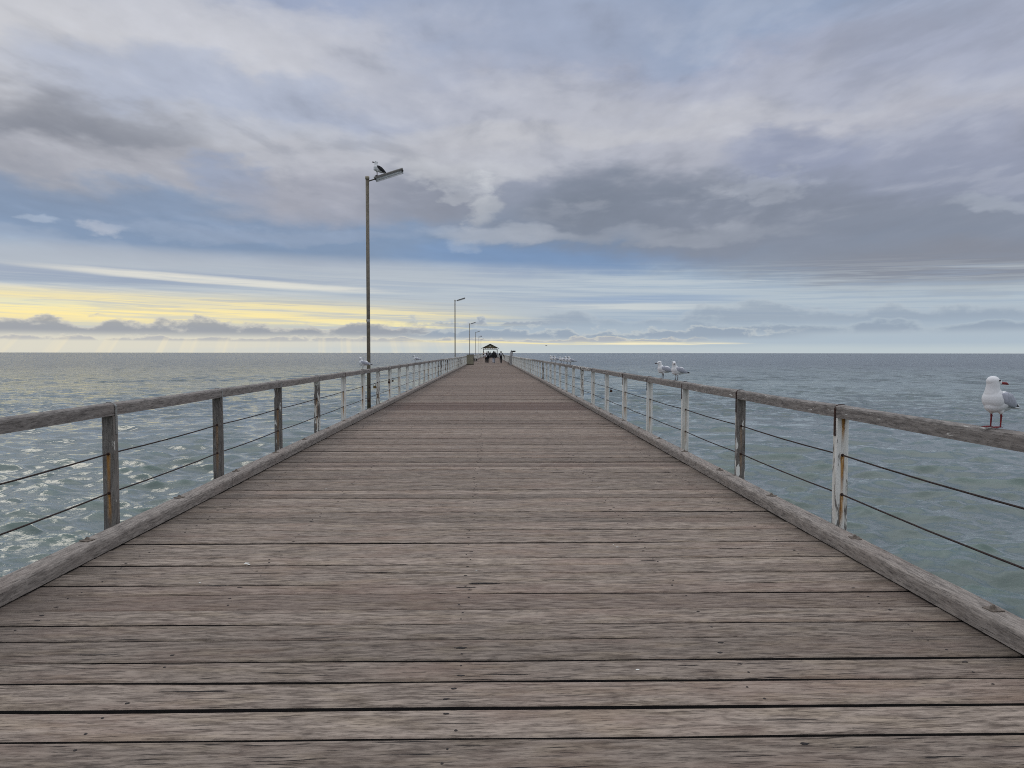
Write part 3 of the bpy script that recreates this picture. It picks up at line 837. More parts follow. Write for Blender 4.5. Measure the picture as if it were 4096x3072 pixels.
    for k2, (a, b_) in enumerate(zip(cuts, cuts[1:])):
        nn = 10 if a < 30 else 3
        bm = bmesh.new(); rings = []
        sd_ = k2 * 2.9 + (40 if side > 0 else 0)
        for q in range(nn + 1):
            f = q / nn; yy = a + .002 + (b_ - a - .004) * f
            sag = -.008 * math.sin(math.pi * f) * rr.uniform(.6, 1) if k2 > 2 else -.004 * math.sin(math.pi * f)
            xo = n1(yy * .5, sd_) * .004
            rings.append([bm.verts.new((xc + px + xo + n1(yy * 2, sd_ + j) * .0015, yy, zb + pz + (sag if pz > .01 else sag * .6) + n1(yy * 2.2, sd_ + j * 3) * .0015)) for j, (px, pz) in enumerate(prof)])
        for r0, r1 in zip(rings, rings[1:]):
            for j in range(len(prof)):
                bm.faces.new((r0[j], r0[(j + 1) % len(prof)], r1[(j + 1) % len(prof)], r1[j]))
        bm.faces.new(rings[0]); bm.faces.new(rings[-1])
        o = from_bm('top_rail', bm, M_RAIL, t)
        o.color = ((.14 if side < 0 else .24) + rr.uniform(-.06, .08) + (0.10 if k2 > 8 else 0) + (.2 if a > 45 else 0), 0, 0, 1)
    # the two wires, threaded through the posts with a little slack between
    for hz in (.675, .355):
        pts = []
        for a, b_ in zip(ypos, ypos[1:]):
            ns = 4 if a < 60 else 1
            for q in range(ns):
                f = q / ns; pts.append((xc, a + PD / 2 + SP * f, hz - .010 * math.sin(math.pi * f) + rr.uniform(-.001, .001)))
        bm = bmesh.new(); tube(bm, pts, .0062, 6)
        from_bm('wire', bm, M_WIRE, t)
    return t, xc
railing(-1, -3.05, 5.95, 1.09, 'left')
railing(1, 2.80, 5.75, 1.08, 'right')
RLX, RRX = -3.10, 2.85

# ------------------------------------------------------------------ lamp posts
M_POLE = simple_mat('brown_pole_paint', (98, 90, 75), 0.55, 0.0, 0.25, 14, 0.05)
M_CAP = simple_mat('beige_cap', (176, 166, 146), 0.6)
M_HOUS = simple_mat('grey_luminaire', (92, 90, 86), 0.55, 0.2, 0.25, 25, 0.1)
M_TUBE = simple_mat('white_tube', (228, 230, 232), 0.3, 0, 0.03)
M_CREAM = simple_mat('pale_plate', (196, 192, 182), 0.6, 0, 0.15, 60)
def clear_mat():
    m, nt, b = new_mat('clear_acrylic')
    b.inputs['Base Color'].default_value = (.93, .95, .97, 1); b.inputs['Roughness'].default_value = .12
    b.inputs['IOR'].default_value = 1.3; b.inputs['Alpha'].default_value = .38
    n = noise(nt, objco(nt), 20, 2); bump(nt, b, n, .05, .002)
    return m
M_CLEAR = clear_mat()

def text_mesh(s, size):
    cu = bpy.data.curves.new('t', 'FONT'); cu.body = s; cu.size = size; cu.align_x = 'CENTER'; cu.align_y = 'CENTER'; cu.extrude = .0006
    o = bpy.data.objects.new('t', cu); COL.objects.link(o)
    dg = bpy.context.evaluated_depsgraph_get(); dg.update()
    me = bpy.data.meshes.new_from_object(o.evaluated_get(dg)); bpy.data.objects.remove(o); bpy.data.curves.remove(cu)
    me.materials.clear(); return me

def lamp_post(y, h, label, plates=False, az=0.0, tilt=18.0):
    t = thing('lamp_post', label, 'lamp post', (-3.26, y, 0), 0, 'lamp posts along the left railing of the jetty')
    bm = bmesh.new(); tube(bm, [(0, 0, -1.2), (0, 0, 1.2), (0, 0, h - .06)], [.051, .049, .046], 16); from_bm('pole', bm, M_POLE, t)
    bm = bmesh.new(); tube(bm, [(0, 0, h - .075), (0, 0, h - .005), (0, 0, h)], [.056, .056, .050], 16); from_bm('pole_cap', bm, M_CAP, t)
    ca, sa = math.cos(R(tilt)), math.sin(R(tilt))
    zr = h - .125
    bm = bmesh.new(); tube(bm, [(.03, 0, zr), (.03 + .24 * ca, 0, zr + .24 * sa)], .017, 10); from_bm('arm', bm, M_HOUS, t)
    # luminaire, modelled along +X then tilted
    rot = Matrix.Translation((.03 + .17 * ca, 0, zr + .17 * sa)) @ Matrix.Rotation(-R(tilt), 4, 'Y')
    def put(bm): bmesh.ops.transform(bm, matrix=rot, verts=bm.verts); return bm
    L = .80
    bm = bmesh.new()
    prism(bm, [(-.088, -.012), (-.080, .028), (-.045, .055), (.045, .055), (.080, .028), (.088, -.012)], 'x', .0, L)
    f = from_bm('luminaire', put(bm), M_HOUS, t)
    bm = bmesh.new()
    for yy in (-.035, .035): tube(bm, [(.05, yy, -.035), (L - .05, yy, -.035)], .016, 10)
    from_bm('fluorescent_tube', put(bm), M_TUBE, f)
    bm = bmesh.new()
    rs = []
    for xx in (.025, L - .025):
        rs.append([bm.verts.new((xx, .080 * math.cos(a), -.012 - .082 * math.sin(a))) for a in [math.pi * k / 12 for k in range(13)]])
    for k in range(12): bm.faces.new((rs[0][k], rs[0][k + 1], rs[1][k + 1], rs[1][k]))
    for r_ in rs: bm.faces.new(r_)
    from_bm('diffuser', put(bm), M_CLEAR, f, smooth=False)
    bm = bmesh.new()
    for xx in (.035, L - .035):
        for yy in (-.087, .087): box(bm, xx - .012, xx + .012, yy - .008, yy + .008, -.06, .0)
    from_bm('clip', put(bm), M_BLACK, f)
    if plates:
        for s, dx_ in (('K', -.024), ('2', .026)):
            bm = bmesh.new(); box(bm, dx_ - .021, dx_ + .021, -.056, -.050, 2.31, 2.39, .001)
            p = from_bm('number_plate', bm, M_CREAM, t)
            me = text_mesh(s, .075); me.materials.append(M_BLACK)
            g = link('lettering', me, None, p); g.location = (dx_, -.0568, 2.35); g.rotation_euler = (R(90), 0, 0)
    return t
LAMPS = [(19.6, 6.18, 'nearest and tallest brown lamp post behind the left railing, gull on its tilted lamp head', True),
         (67.9, 6.42, 'second brown lamp post from the front, standing before the olive box on the left', False),
         (116.2, 6.18, 'third lamp post from the front, rising behind the olive box', False),
         (164.5, 6.2, 'fourth lamp post from the front, between the olive box and the shelter', False),
         (212.8, 6.14, 'fifth lamp post from the front, with birds perched on its top', False),
         (261.0, 6.35, 'farthest lamp post, beside the left eave of the shelter', False)]
for a in LAMPS: lamp_post(*a)

# ------------------------------------------------------------------ gulls
M_WHITE = simple_mat('white_plumage', (226, 226, 226), 0.85, 0, 0.04, 25, 0.0)
M_GREYW = simple_mat('pale_grey_wing', (166, 168, 177), 0.8, 0, 0.16, 45, 0.1)
M_DKW = simple_mat('slate_black_wing', (34, 34, 37), 0.8, 0, 0.2, 40, 0.2)
M_TIP = simple_mat('black_wing_tip', (26, 26, 28), 0.7, 0, 0.2, 40)
M_RED = simple_mat('dark_red_skin', (122, 26, 30), 0.5, 0, 0.25, 80)
M_DRED = simple_mat('dark_leg_skin', (64, 36, 36), 0.55, 0, 0.25, 80)
M_DBILL = simple_mat('dark_bill', (58, 38, 36), 0.5, 0, 0.25, 80)
M_EYE = simple_mat('gull_eye', (18, 18, 20), 0.2, 0, 0.02)

def gull(label, loc, yaw, head_yaw=0.0, size=1.0, bill=None, legs=None, wing=None, one_leg=False, pose='stand', group='silver gulls perched on the railings', tip_white=True, name='silver_gull', voxel=0.0042, leg_rot=0.0, tilt=0.0, bill_scale=1.0):
    """standing gull; local +X is forward, feet at the origin"""
    bill = bill or M_DBILL; legs = legs or M_DRED; wing = wing or M_GREYW
    t = thing(name, label, 'gull', loc, yaw, group)
    t.scale = (size, size, size)
    hx, hz = .058, .264
    if pose == 'preen': hx, hz = .075, .175
    if pose == 'hunch': hx, hz = .052, .236
    ch, sh = math.cos(head_yaw), math.sin(head_yaw)
    hd = Vector((ch, sh, 0)); hc = Vector((hx, 0, hz)) + hd * .006
    bp = -.10 if pose != 'preen' else -.75
    fwd = Vector((hd.x * math.cos(bp), hd.y * math.cos(bp), math.sin(bp)))
    bm = bmesh.new()
    ell(bm, (-.012, 0, .146), (.108, .057, .053), (0, R(18), 0))
    ell(bm, (.040, 0, .162), (.058, .056, .062))
    ell(bm, (-.085, 0, .124), (.082, .040, .032), (0, R(14), 0))
    ell(bm, (.0, 0, .128), (.07, .046, .042))
    nb = Vector((.050, 0, .195))
    mid = (nb + hc) * .5
    limb(bm, [(.040, 0, .180), tuple(nb), tuple(mid), tuple(hc - Vector((0, 0, .008)))], [.052, .042, .035, .032])
    ell(bm, tuple(hc), (.036, .031, .031), (0, -bp, head_yaw))
    ell(bm, tuple(hc + fwd * .024 + Vector((0, 0, -.003))), (.024, .020, .019), (0, -bp, head_yaw))
    # thighs
    for s in (-1, 1): ell(bm, (.006, s * .026, .098), (.020, .014, .022))
    me = fuse(bm, voxel, 5); link('body', me, M_WHITE, t)
    # bill: deep at the base, drooped tip
    bm = bmesh.new()
    b0 = hc + fwd * .040 + Vector((0, 0, -.005))
    tube(bm, [b0, b0 + fwd * .018, b0 + fwd * .036, b0 + fwd * .047 + Vector((0, 0, -.004))], [tuple(q * bill_scale for q in w_) for w_ in ((.0065, .0085), (.0055, .0078), (.0042, .0075), (.0012, .0022))], 8)
    from_bm('bill', bm, bill, t)
    side = Vector((-hd.y, hd.x, 0))
    for s in (-1, 1):
        bm = bmesh.new(); ell(bm, tuple(hc + hd * .021 + side * s * .0268 + Vector((0, 0, .006))), (.0052, .0042, .0052), sub=2); from_bm('eye', bm, M_EYE, t, True)
    # folded wings lying along the back, dark primaries crossing over the tail
    for s in (-1, 1):
        bm = bmesh.new()
        P = [(.048, s * .046, .178), (.01, s * .050, .170), (-.05, s * .047, .155), (-.11, s * .036, .138), (-.165, s * .018, .124), (-.185, s * .012, .119)]
        Q = [(.008, .020), (.013, .036), (.014, .039), (.011, .030), (.007, .015), (.004, .006)]
        tube(bm, P, Q, 14)
        me = fuse(bm, .0045, 2) if False else None
        w = from_bm('wing', bm, wing, t, True)
        bm = bmesh.new()
        tube(bm, [(-.150, s * .022, .122), (-.19, s * .012, .117), (-.222, s * .004, .114), (-.240, s * -.002, .113)], [(.006, .012), (.006, .011), (.004, .007), (.001, .002)], 10)
        g = from_bm('wing_tip', bm, M_TIP, w, True)
        if tip_white:
            bm = bmesh.new(); ell(bm, (-.226, s * .003, .117), (.012, .0045, .006), sub=2); from_bm('white_spot', bm, M_WHITE, w, True)
    bm = bmesh.new()
    tube(bm, [(-.12, 0, .117), (-.165, 0, .108), (-.205, 0, .103)], [(.030, .012), (.032, .007), (.030, .003)], 12)
    from_bm('tail', bm, M_WHITE, t, True)
    if tilt:      # lean the whole bird back, breast high, before the legs go on
        T = Matrix.Translation((0, 0, .10)) @ Matrix.Rotation(-tilt, 4, 'Y') @ Matrix.Translation((0, 0, -.10))
        for c_ in t.children_recursive: c_.data.transform(T)
    # legs with knee, tarsus and webbed, three-toed feet
    for s in ((-1, 1) if not one_leg else (1,)):
        bm = bmesh.new()
        lx, ly = .008, s * .026 * (0.3 if one_leg else 1)
        tube(bm, [(lx, ly, .098), (lx - .004, ly, .074), (lx - .006, ly, .066), (lx - .004, ly, .058), (lx, ly, .012), (lx, ly, .004)], [.0068, .0052, .0066, .0048, .0042, .005], 8)
        cl, sl = math.cos(leg_rot), math.sin(leg_rot)
        toes = []
        for a in (-.42, 0, .42):
            e = Vector((math.cos(a + leg_rot) * .046, math.sin(a + leg_rot) * .046, 0)) + Vector((lx, ly, .003)); toes.append(e)
            tube(bm, [(lx, ly, .006), tuple((Vector((lx, ly, .006)) + e) / 2 + Vector((0, 0, .001))), tuple(e)], [.0042, .0038, .0018], 6)
        tube(bm, [(lx, ly, .006), (lx - .014 * cl, ly - .014 * sl, .004)], [.003, .0015], 6)
        c0 = bm.verts.new((lx, ly, .005)); tv = [bm.verts.new(e * .92 + Vector((lx, ly, .003)) * .08 + Vector((0, 0, .001))) for e in toes]
        bm.faces.new((c0, tv[0], tv[1])); bm.faces.new((c0, tv[1], tv[2]))
        from_bm('leg', bm, legs, t)
    return t

def rail_pos(px, side):
    x = RLX if side < 0 else RRX
    d = F_SRC * abs(x) / abs(px - VPX)
    d -= x * math.tan(YAW)
    return (x, d, (1.09 if side < 0 else 1.08) + .002)
LEFT = R(180)
# nearest gull, breast to the left and towards us, head turned back to the right
gull('large near white gull with red bill and red legs on the right handrail', rail_pos(3990, 1), R(208), R(149), .99, M_RED, M_RED, voxel=.003, leg_rot=R(-25))
p = rail_pos(2652, 1); gull('gull in profile facing left on the right handrail, left one of the close pair', p, R(188), 0.05, .98)
p = rail_pos(2708, 1); gull('gull facing us, right one of the close pair on the right handrail', p, R(200), R(62), 1.0)
grp = [(2206.5, R(196), R(60), 'stand', 'leftmost gull of the far row on the right handrail'),
       (2211, R(20), R(-10), 'stand', 'second gull from the left in the far row, dark tail to the right, half behind the leftmost'),
       (2224, R(190), R(20), 'stand', 'third gull from the left in the far row on the right handrail'),
       (2245, R(200), R(40), 'hunch', 'hunched gull partly hidden behind the stooping one in the far row'),
       (2256, R(178), R(10), 'preen', 'stooping gull with its head tucked down in the far row on the right handrail'),
       (2269, R(190), R(-6), 'stand', 'second gull from the right of the far row, head just beside the rightmost'),
       (2282, R(196), R(10), 'stand', 'rightmost gull of the far row on the right handrail, pale tail tip')]
grp.pop(1)
grp.insert(1, (2212, R(188), R(150), 'stand', 'second gull from the left in the far row, head turned back to the right'))
for px, yw, hy, pose, lab in grp:
    gull(lab, rail_pos(px, 1), yw, hy, 1.0, pose=pose, voxel=.006)
gull('gull looking at us on the left handrail just in front of the nearest lamp post', rail_pos(1453, -1), R(186), R(75), 1.02)
gull('gull standing on one leg far along the left handrail, beyond the nearest lamp post', rail_pos(1664, -1), R(184), R(30), 1.0, one_leg=True, voxel=.006)
gull('tiny pale gull far along the right handrail, beside the last walker', rail_pos(2011, 1), R(190), R(20), 1.0, voxel=.008)
# the dark-backed gull on the lamp
h0 = 6.18; ca, sa = math.cos(R(18)), math.sin(R(18))
zr = h0 - .125
lx = -3.26 + .03 + .17 * ca + .08; lz = zr + .17 * sa + .08 * math.tan(R(18)) + .057
gull('large white gull with black wings perched on the head of the nearest lamp post', (lx, 19.6, lz), R(208), R(-20), 1.30, M_DBILL, M_DRED, M_DKW, group=None, tip_white=False, name='black_backed_gull', tilt=R(13), bill_scale=1.5)
lx5 = -3.26 + .03 + .17 * ca + .38; lz5 = 6.14 - .125 + .17 * sa + .38 * math.tan(R(18)) + .057
gull('tiny gull perched on the tilted head of the fifth lamp post', (lx5, 212.8, lz5), R(200), 0.0, 1.3, voxel=.01, wing=M_DKW, group='gulls on the fifth lamp post')
gull('tiny gull perched on the very top of the fifth pole', (-3.26, 212.8, 6.14), R(170), 0.0, 1.2, voxel=.01, wing=M_DKW, group='gulls on the fifth lamp post')

def flying_gull(label, loc, yaw):
    t = thing('flying_gull', label, 'gull', loc, yaw)
    bm = bmesh.new()
    ell(bm, (0, 0, 0), (.17, .05, .05)); ell(bm, (.15, 0, .015), (.05, .035, .035)); ell(bm, (-.17, 0, 0), (.09, .04, .015))
    link('body', fuse(bm, .01, 3), M_WHITE, t)
    bm = bmesh.new(); tube(bm, [(.19, 0, .012), (.24, 0, .004)], [.011, .003], 6); from_bm('bill', bm, M_DBILL, t)
    for s in (-1, 1):
        bm = bmesh.new()
        tube(bm, [(.03, s * .03, .02), (.06, s * .20, .10), (.0, s * .38, .07), (-.08, s * .54, .02)], [(.07, .012), (.065, .010), (.045, .007), (.006, .003)], 10)
        from_bm('wing', bm, M_DKW, t, True)
    return t
d = 160.0
flying_gull('small gull in flight low over the sea, right of the shelter', ((2185 - VPX) * d / F_SRC, d, EYE + (HY - 1383) * d / F_SRC), R(200))

# ------------------------------------------------------------------ love locks on the wires
M_BRASS = simple_mat('tarnished_brass', (122, 98, 58), 0.5, 0.5, 0.3, 50)
M_LRED = simple_mat('faded_red_lock', (116, 40, 38), 0.6, 0.2, 0.3, 50)
M_DARKL = simple_mat('rusted_lock', (66, 44, 34), 0.8, 0.2, 0.35, 60)
def padlock(px, side, hz, mat, size, label, rz=0.0, hole=True):
    x = RLX if side < 0 else RRX
    d = F_SRC * abs(x) / abs(px - VPX)
    t = thing('padlock', label, 'padlock', (x, d, hz), rz, 'padlocks hanging on the railing wires')
    bm = bmesh.new()
    w = size; r = w * .36
    pts = [(-r, 0, -.055 * size / .05)] + [(-r * math.cos(a), 0, -r * .0 + r * math.sin(a) - r * .55) for a in [math.pi * k / 8 for k in range(9)]] + [(r, 0, -.055 * size / .05)]
    tube(bm, pts, w * .09, 8); from_bm('shackle', bm, M_STEEL if mat is M_BRASS else M_RUST, t)
    bm = bmesh.new(); box(bm, -w * .62, w * .62, -w * .24, w * .24, -w * 1.95, -w * .9, w * .12, 2); b_ = from_bm('lock_body', bm, mat, t)
    bm = bmesh.new(); tube(bm, [(0, 0, -w * 1.96), (0, 0, -w * 1.935)], w * .12, 8); from_bm('keyhole', bm, M_BLACK, b_)
padlock(1481, -1, .668, M_DARKL, .042, 'small dark padlock on the upper left wire, in front of the nearest lamp post')
padlock(1501, -1, .666, M_BRASS, .066, 'biggest brass padlock on the upper left wire, just right of the nearest lamp post')
padlock(1514.5, -1, .668, M_LRED, .045, 'faded red padlock on the upper left wire beside a peeling post')
padlock(1558, -1, .672, M_DARKL, .060, 'rusty padlock left of the cream-topped post on the upper left wire')
padlock(1572, -1, .672, M_DARKL, .050, 'rusty padlock right of the cream-topped post on the upper left wire')
padlock(1477, -1, .350, M_DARKL, .056, 'rusty padlock on the lower left wire, in front of the nearest lamp post')
padlock(2447, 1, .668, M_DARKL, .048, 'lone dark padlock on the upper wire of the right railing')

# ------------------------------------------------------------------ things standing on the deck, far along
M_OLIVE = simple_mat('olive_sheet_metal', (128, 123, 104), 0.7, 0.0, 0.16, 3, 0.05)
M_OLIVED = simple_mat('dark_olive_trim', (70, 62, 52), 0.7, 0.0, 0.2, 6)
def deck_xy(px, py): d = F_SRC * EYE / (py - HY); return (px - VPX) * d / F_SRC, d
t = thing('utility_box', 'tall plain olive box standing on the left side of the jetty deck', 'box', (-2.43, 88.6, 0))
bm = bmesh.new(); box(bm, -.42, .42, .0, .78, .08, 1.24, .012, 2); from_bm('cabinet', bm, M_OLIVE, t)
bm = bmesh.new(); box(bm, -.44, .45, .01, .76, .004, .079, .01); from_bm('plinth', bm, M_OLIVED, t)
bm = bmesh.new(); prism(bm, [(-.45, 1.241), (.45, 1.241), (.45, 1.30), (-.45, 1.268)], 'y', -.03, .81); from_bm('lid', bm, M_OLIVED, t)
bm = bmesh.new(); box(bm, .421, .432, .08, .70, .14, 1.18, .004); dpan = from_bm('door', bm, M_OLIVED, t)
bm = bmesh.new(); box(bm, .433, .452, .12, .15, .62, .74, .004); from_bm('handle', bm, M_BLACK, dpan)

t = thing('park_bench', 'black iron bench seen end-on just behind the olive box', 'bench', (-2.55, 125.5, 0))
bm_slat = simple_mat('black_bench_slats', (30, 28, 28), 0.6, 0, 0.3, 20)
for yy in (0.05, 1.55):
    bm = bmesh.new()
    prism(bm, [(-.32, .0), (-.20, .0), (-.13, .30), (.0, .36), (.10, .30), (.16, .10), (.20, .0), (.33, .0), (.33, .03), (.25, .12), (.22, .30), (.32, .40), (.33, .46), (-.16, .44), (-.24, .86), (-.31, .86), (-.26, .40)], 'y', yy - .025, yy + .025)
    from_bm('end_frame', bm, M_BLACK, t)
bm = bmesh.new()
for k in range(5): box(bm, -.14 + k * .095, -.06 + k * .095, 0, 1.6, .461, .486, .004)
from_bm('seat', bm, bm_slat, t)
bm = bmesh.new()
for k in range(4): box(bm, -.205 - k * .022, -.180 - k * .022, 0, 1.6, .52 + k * .09, .59 + k * .09, .004)
from_bm('backrest', bm, bm_slat, t)

# coin viewer with a fin-shaped grey stand
M_GREYP = simple_mat('mottled_grey_paint', (182, 182, 182), 0.6, 0.0, 0.25, 9, 0.1)
M_GREYD = simple_mat('dull_grey_paint', (146, 144, 141), 0.65, 0.0, 0.2, 8, 0.1)
vx, vy = deck_xy(2043.5, 1461.5)
t = thing('viewing_telescope', 'grey pedestal viewer with fin-shaped shield and black binoculars by the right railing', 'telescope', (vx, vy, 0))
bm = bmesh.new(); prism(bm, [(-.17, .005), (.17, .005), (.15, .10), (.155, 1.10), (.12, 1.16), (-.12, 1.16), (-.165, 1.0), (-.15, .10)], 'y', -.14, .14); from_bm('pedestal', bm, M_GREYD, t)
bm = bmesh.new(); prism(bm, [(-.165, .95), (-.17, 1.20), (-.12, 1.48), (-.02, 1.72), (.115, 1.86), (.11, 1.70), (.10, 1.58), (.06, 1.30), (.05, 1.161), (-.12, 1.161)], 'y', -.155, -.142); from_bm('fin_shield', bm, M_GREYP, t)
bm = bmesh.new(); box(bm, -.03, .24, -.12, .12, 1.162, 1.54, .05, 3); hs = from_bm('viewer_housing', bm, M_GREYP, t)
bm = bmesh.new(); box(bm, .10, .15, -.128, -.121, 1.20, 1.44, .002); from_bm('coin_slot', bm, M_BLACK, hs)
bm = bmesh.new()
tube(bm, [(.13, -.22, 1.66), (.18, -.05, 1.66), (.24, .14, 1.67), (.30, .34, 1.68)], [.075, .085, .065, .085], 14)
tube(bm, [(.32, -.22, 1.65), (.37, -.05, 1.66), (.43, .14, 1.67), (.49, .34, 1.68)], [.080, .095, .070, .09], 14)
box(bm, .17, .40, -.03, .08, 1.62, 1.70, .01); tube(bm, [(.16, 0, 1.53), (.20, 0, 1.63)], .04, 10)
from_bm('binoculars', bm, M_BLACK, t)
bm = bmesh.new(); tube(bm, [(-.17, -.10, .80), (-.24, -.12, .60), (-.27, -.12, .30), (-.25, -.12, .18)], .02, 8); box(bm, -.42, -.15, -.20, .05, .12, .17, .01); from_bm('foot_step', bm, M_RUST, t)

# ------------------------------------------------------------------ shelter
M_ROOF = simple_mat('grey_green_roof_sheet', (74, 80, 74), 0.6, 0.2, 0.15, 5)
M_GABLE = simple_mat('olive_gable_board', (128, 120, 92), 0.75, 0, 0.15, 4)
M_DTIM = simple_mat('dark_red_brown_timber', (54, 32, 28), 0.7, 0, 0.25, 8)
M_DPOST = simple_mat('dark_shelter_post', (36, 32, 32), 0.7, 0, 0.2, 8)
M_FRET = simple_mat('faded_pink_fretwork', (168, 140, 134), 0.7, 0, 0.2, 12)
t = thing('picnic_shelter', 'open gabled shelter with olive gable end at the far end of the jetty', 'shelter', (0.07, 230.0, 0))
DEP = 6.0
for sx in (-2.22, 2.22):
    for yy in (.1, DEP / 2, DEP - .1):
        bm = bmesh.new(); box(bm, sx - .09, sx + .09, yy - .09, yy + .09, .004, 2.54, .01); from_bm('post', bm, M_DPOST, t)
bm = bmesh.new()
for yy in (.1, DEP - .1): box(bm, -2.31, 2.31, yy - .06, yy + .06, 2.541, 2.70)
for sx in (-2.25, 2.25): box(bm, sx - .055, sx + .055, .165, DEP - .165, 2.541, 2.70)
from_bm('tie_beam', bm, M_DPOST, t)
bm = bmesh.new()
for k in range(6):          # arched fretwork between beam and gable
    x0 = -2.2 + k * .735
    pts = [(x0 + .735 * q / 8, 2.72 + .16 * math.sin(math.pi * q / 8)) for q in range(9)]
    prism(bm, [(x0, 2.93)] + [(a, b_) for a, b_ in pts] + [(x0 + .73, 2.93)], 'y', .06, .10)
from_bm('fretwork', bm, M_FRET, t)
bm = bmesh.new(); box(bm, -2.32, 2.32, .03, .15, 2.931, 3.07); from_bm('gable_beam', bm, M_DTIM, t)
for yy in (.05, DEP - .12):
    bm = bmesh.new(); prism(bm, [(-2.3, 3.071), (2.3, 3.071), (0, 4.24)], 'y', yy, yy + .05); g = from_bm('gable', bm, M_GABLE, t)
    if yy < 1:
        bm = bmesh.new(); tube(bm, [(-.03, .02, 3.55), (-.03, .049, 3.55)], .27, 16); from_bm('emblem', bm, M_CREAM, g)
        bm = bmesh.new(); prism(bm, [(.93 + (.17 if k % 2 == 0 else .08) * math.cos(math.pi / 2 + k * math.pi / 5), 3.47 + (.17 if k % 2 == 0 else .08) * math.sin(math.pi / 2 + k * math.pi / 5)) for k in range(10)], 'y', .02, .049); from_bm('emblem', bm, M_CREAM, g)
        bm = bmesh.new(); prism(bm, [(-1.2, 3.36), (-.95, 3.36), (-.95, 3.50), (-1.2, 3.50)], 'y', .02, .049); from_bm('emblem', bm, M_FRET, g)
sl = (4.36 - 2.92) / 2.80
for s in (-1, 1):
    bm = bmesh.new(); prism(bm, [(s * .0, 4.27), (s * .0, 4.36), (s * 2.80, 4.36 - sl * 2.8), (s * 2.80, 4.27 - sl * 2.8)] if s > 0 else [(-.001, 4.27), (-.001, 4.36), (-2.80, 4.36 - sl * 2.8), (-2.80, 4.27 - sl * 2.8)], 'y', -.45, DEP + .45); from_bm('roof', bm, M_ROOF, t)
for s in (-1, 1):
    bm = bmesh.new(); prism(bm, [(s * .01, 4.16), (s * .01, 4.268), (s * 2.78, 4.268 - sl * 2.78), (s * 2.78, 4.16 - sl * 2.78)], 'y', -.44, -.39); from_bm('barge_board', bm, M_DPOST, t)

# ------------------------------------------------------------------ people
M_SKIN = simple_mat('skin', (176, 128, 104), 0.6, 0, 0.08, 30)
M_HAIR = simple_mat('dark_hair', (24, 20, 20), 0.6, 0, 0.3, 60)
CL = {k: simple_mat(k + '_cloth', v, 0.9, 0, 0.12, 18, 0.2) for k, v in {
    'black': (16, 16, 18), 'charcoal': (42, 43, 46), 'grey': (122, 122, 126), 'light_grey': (170, 172, 178), 'white': (214, 210, 212), 'navy': (24, 24, 40), 'beige': (178, 164, 150)}.items()}

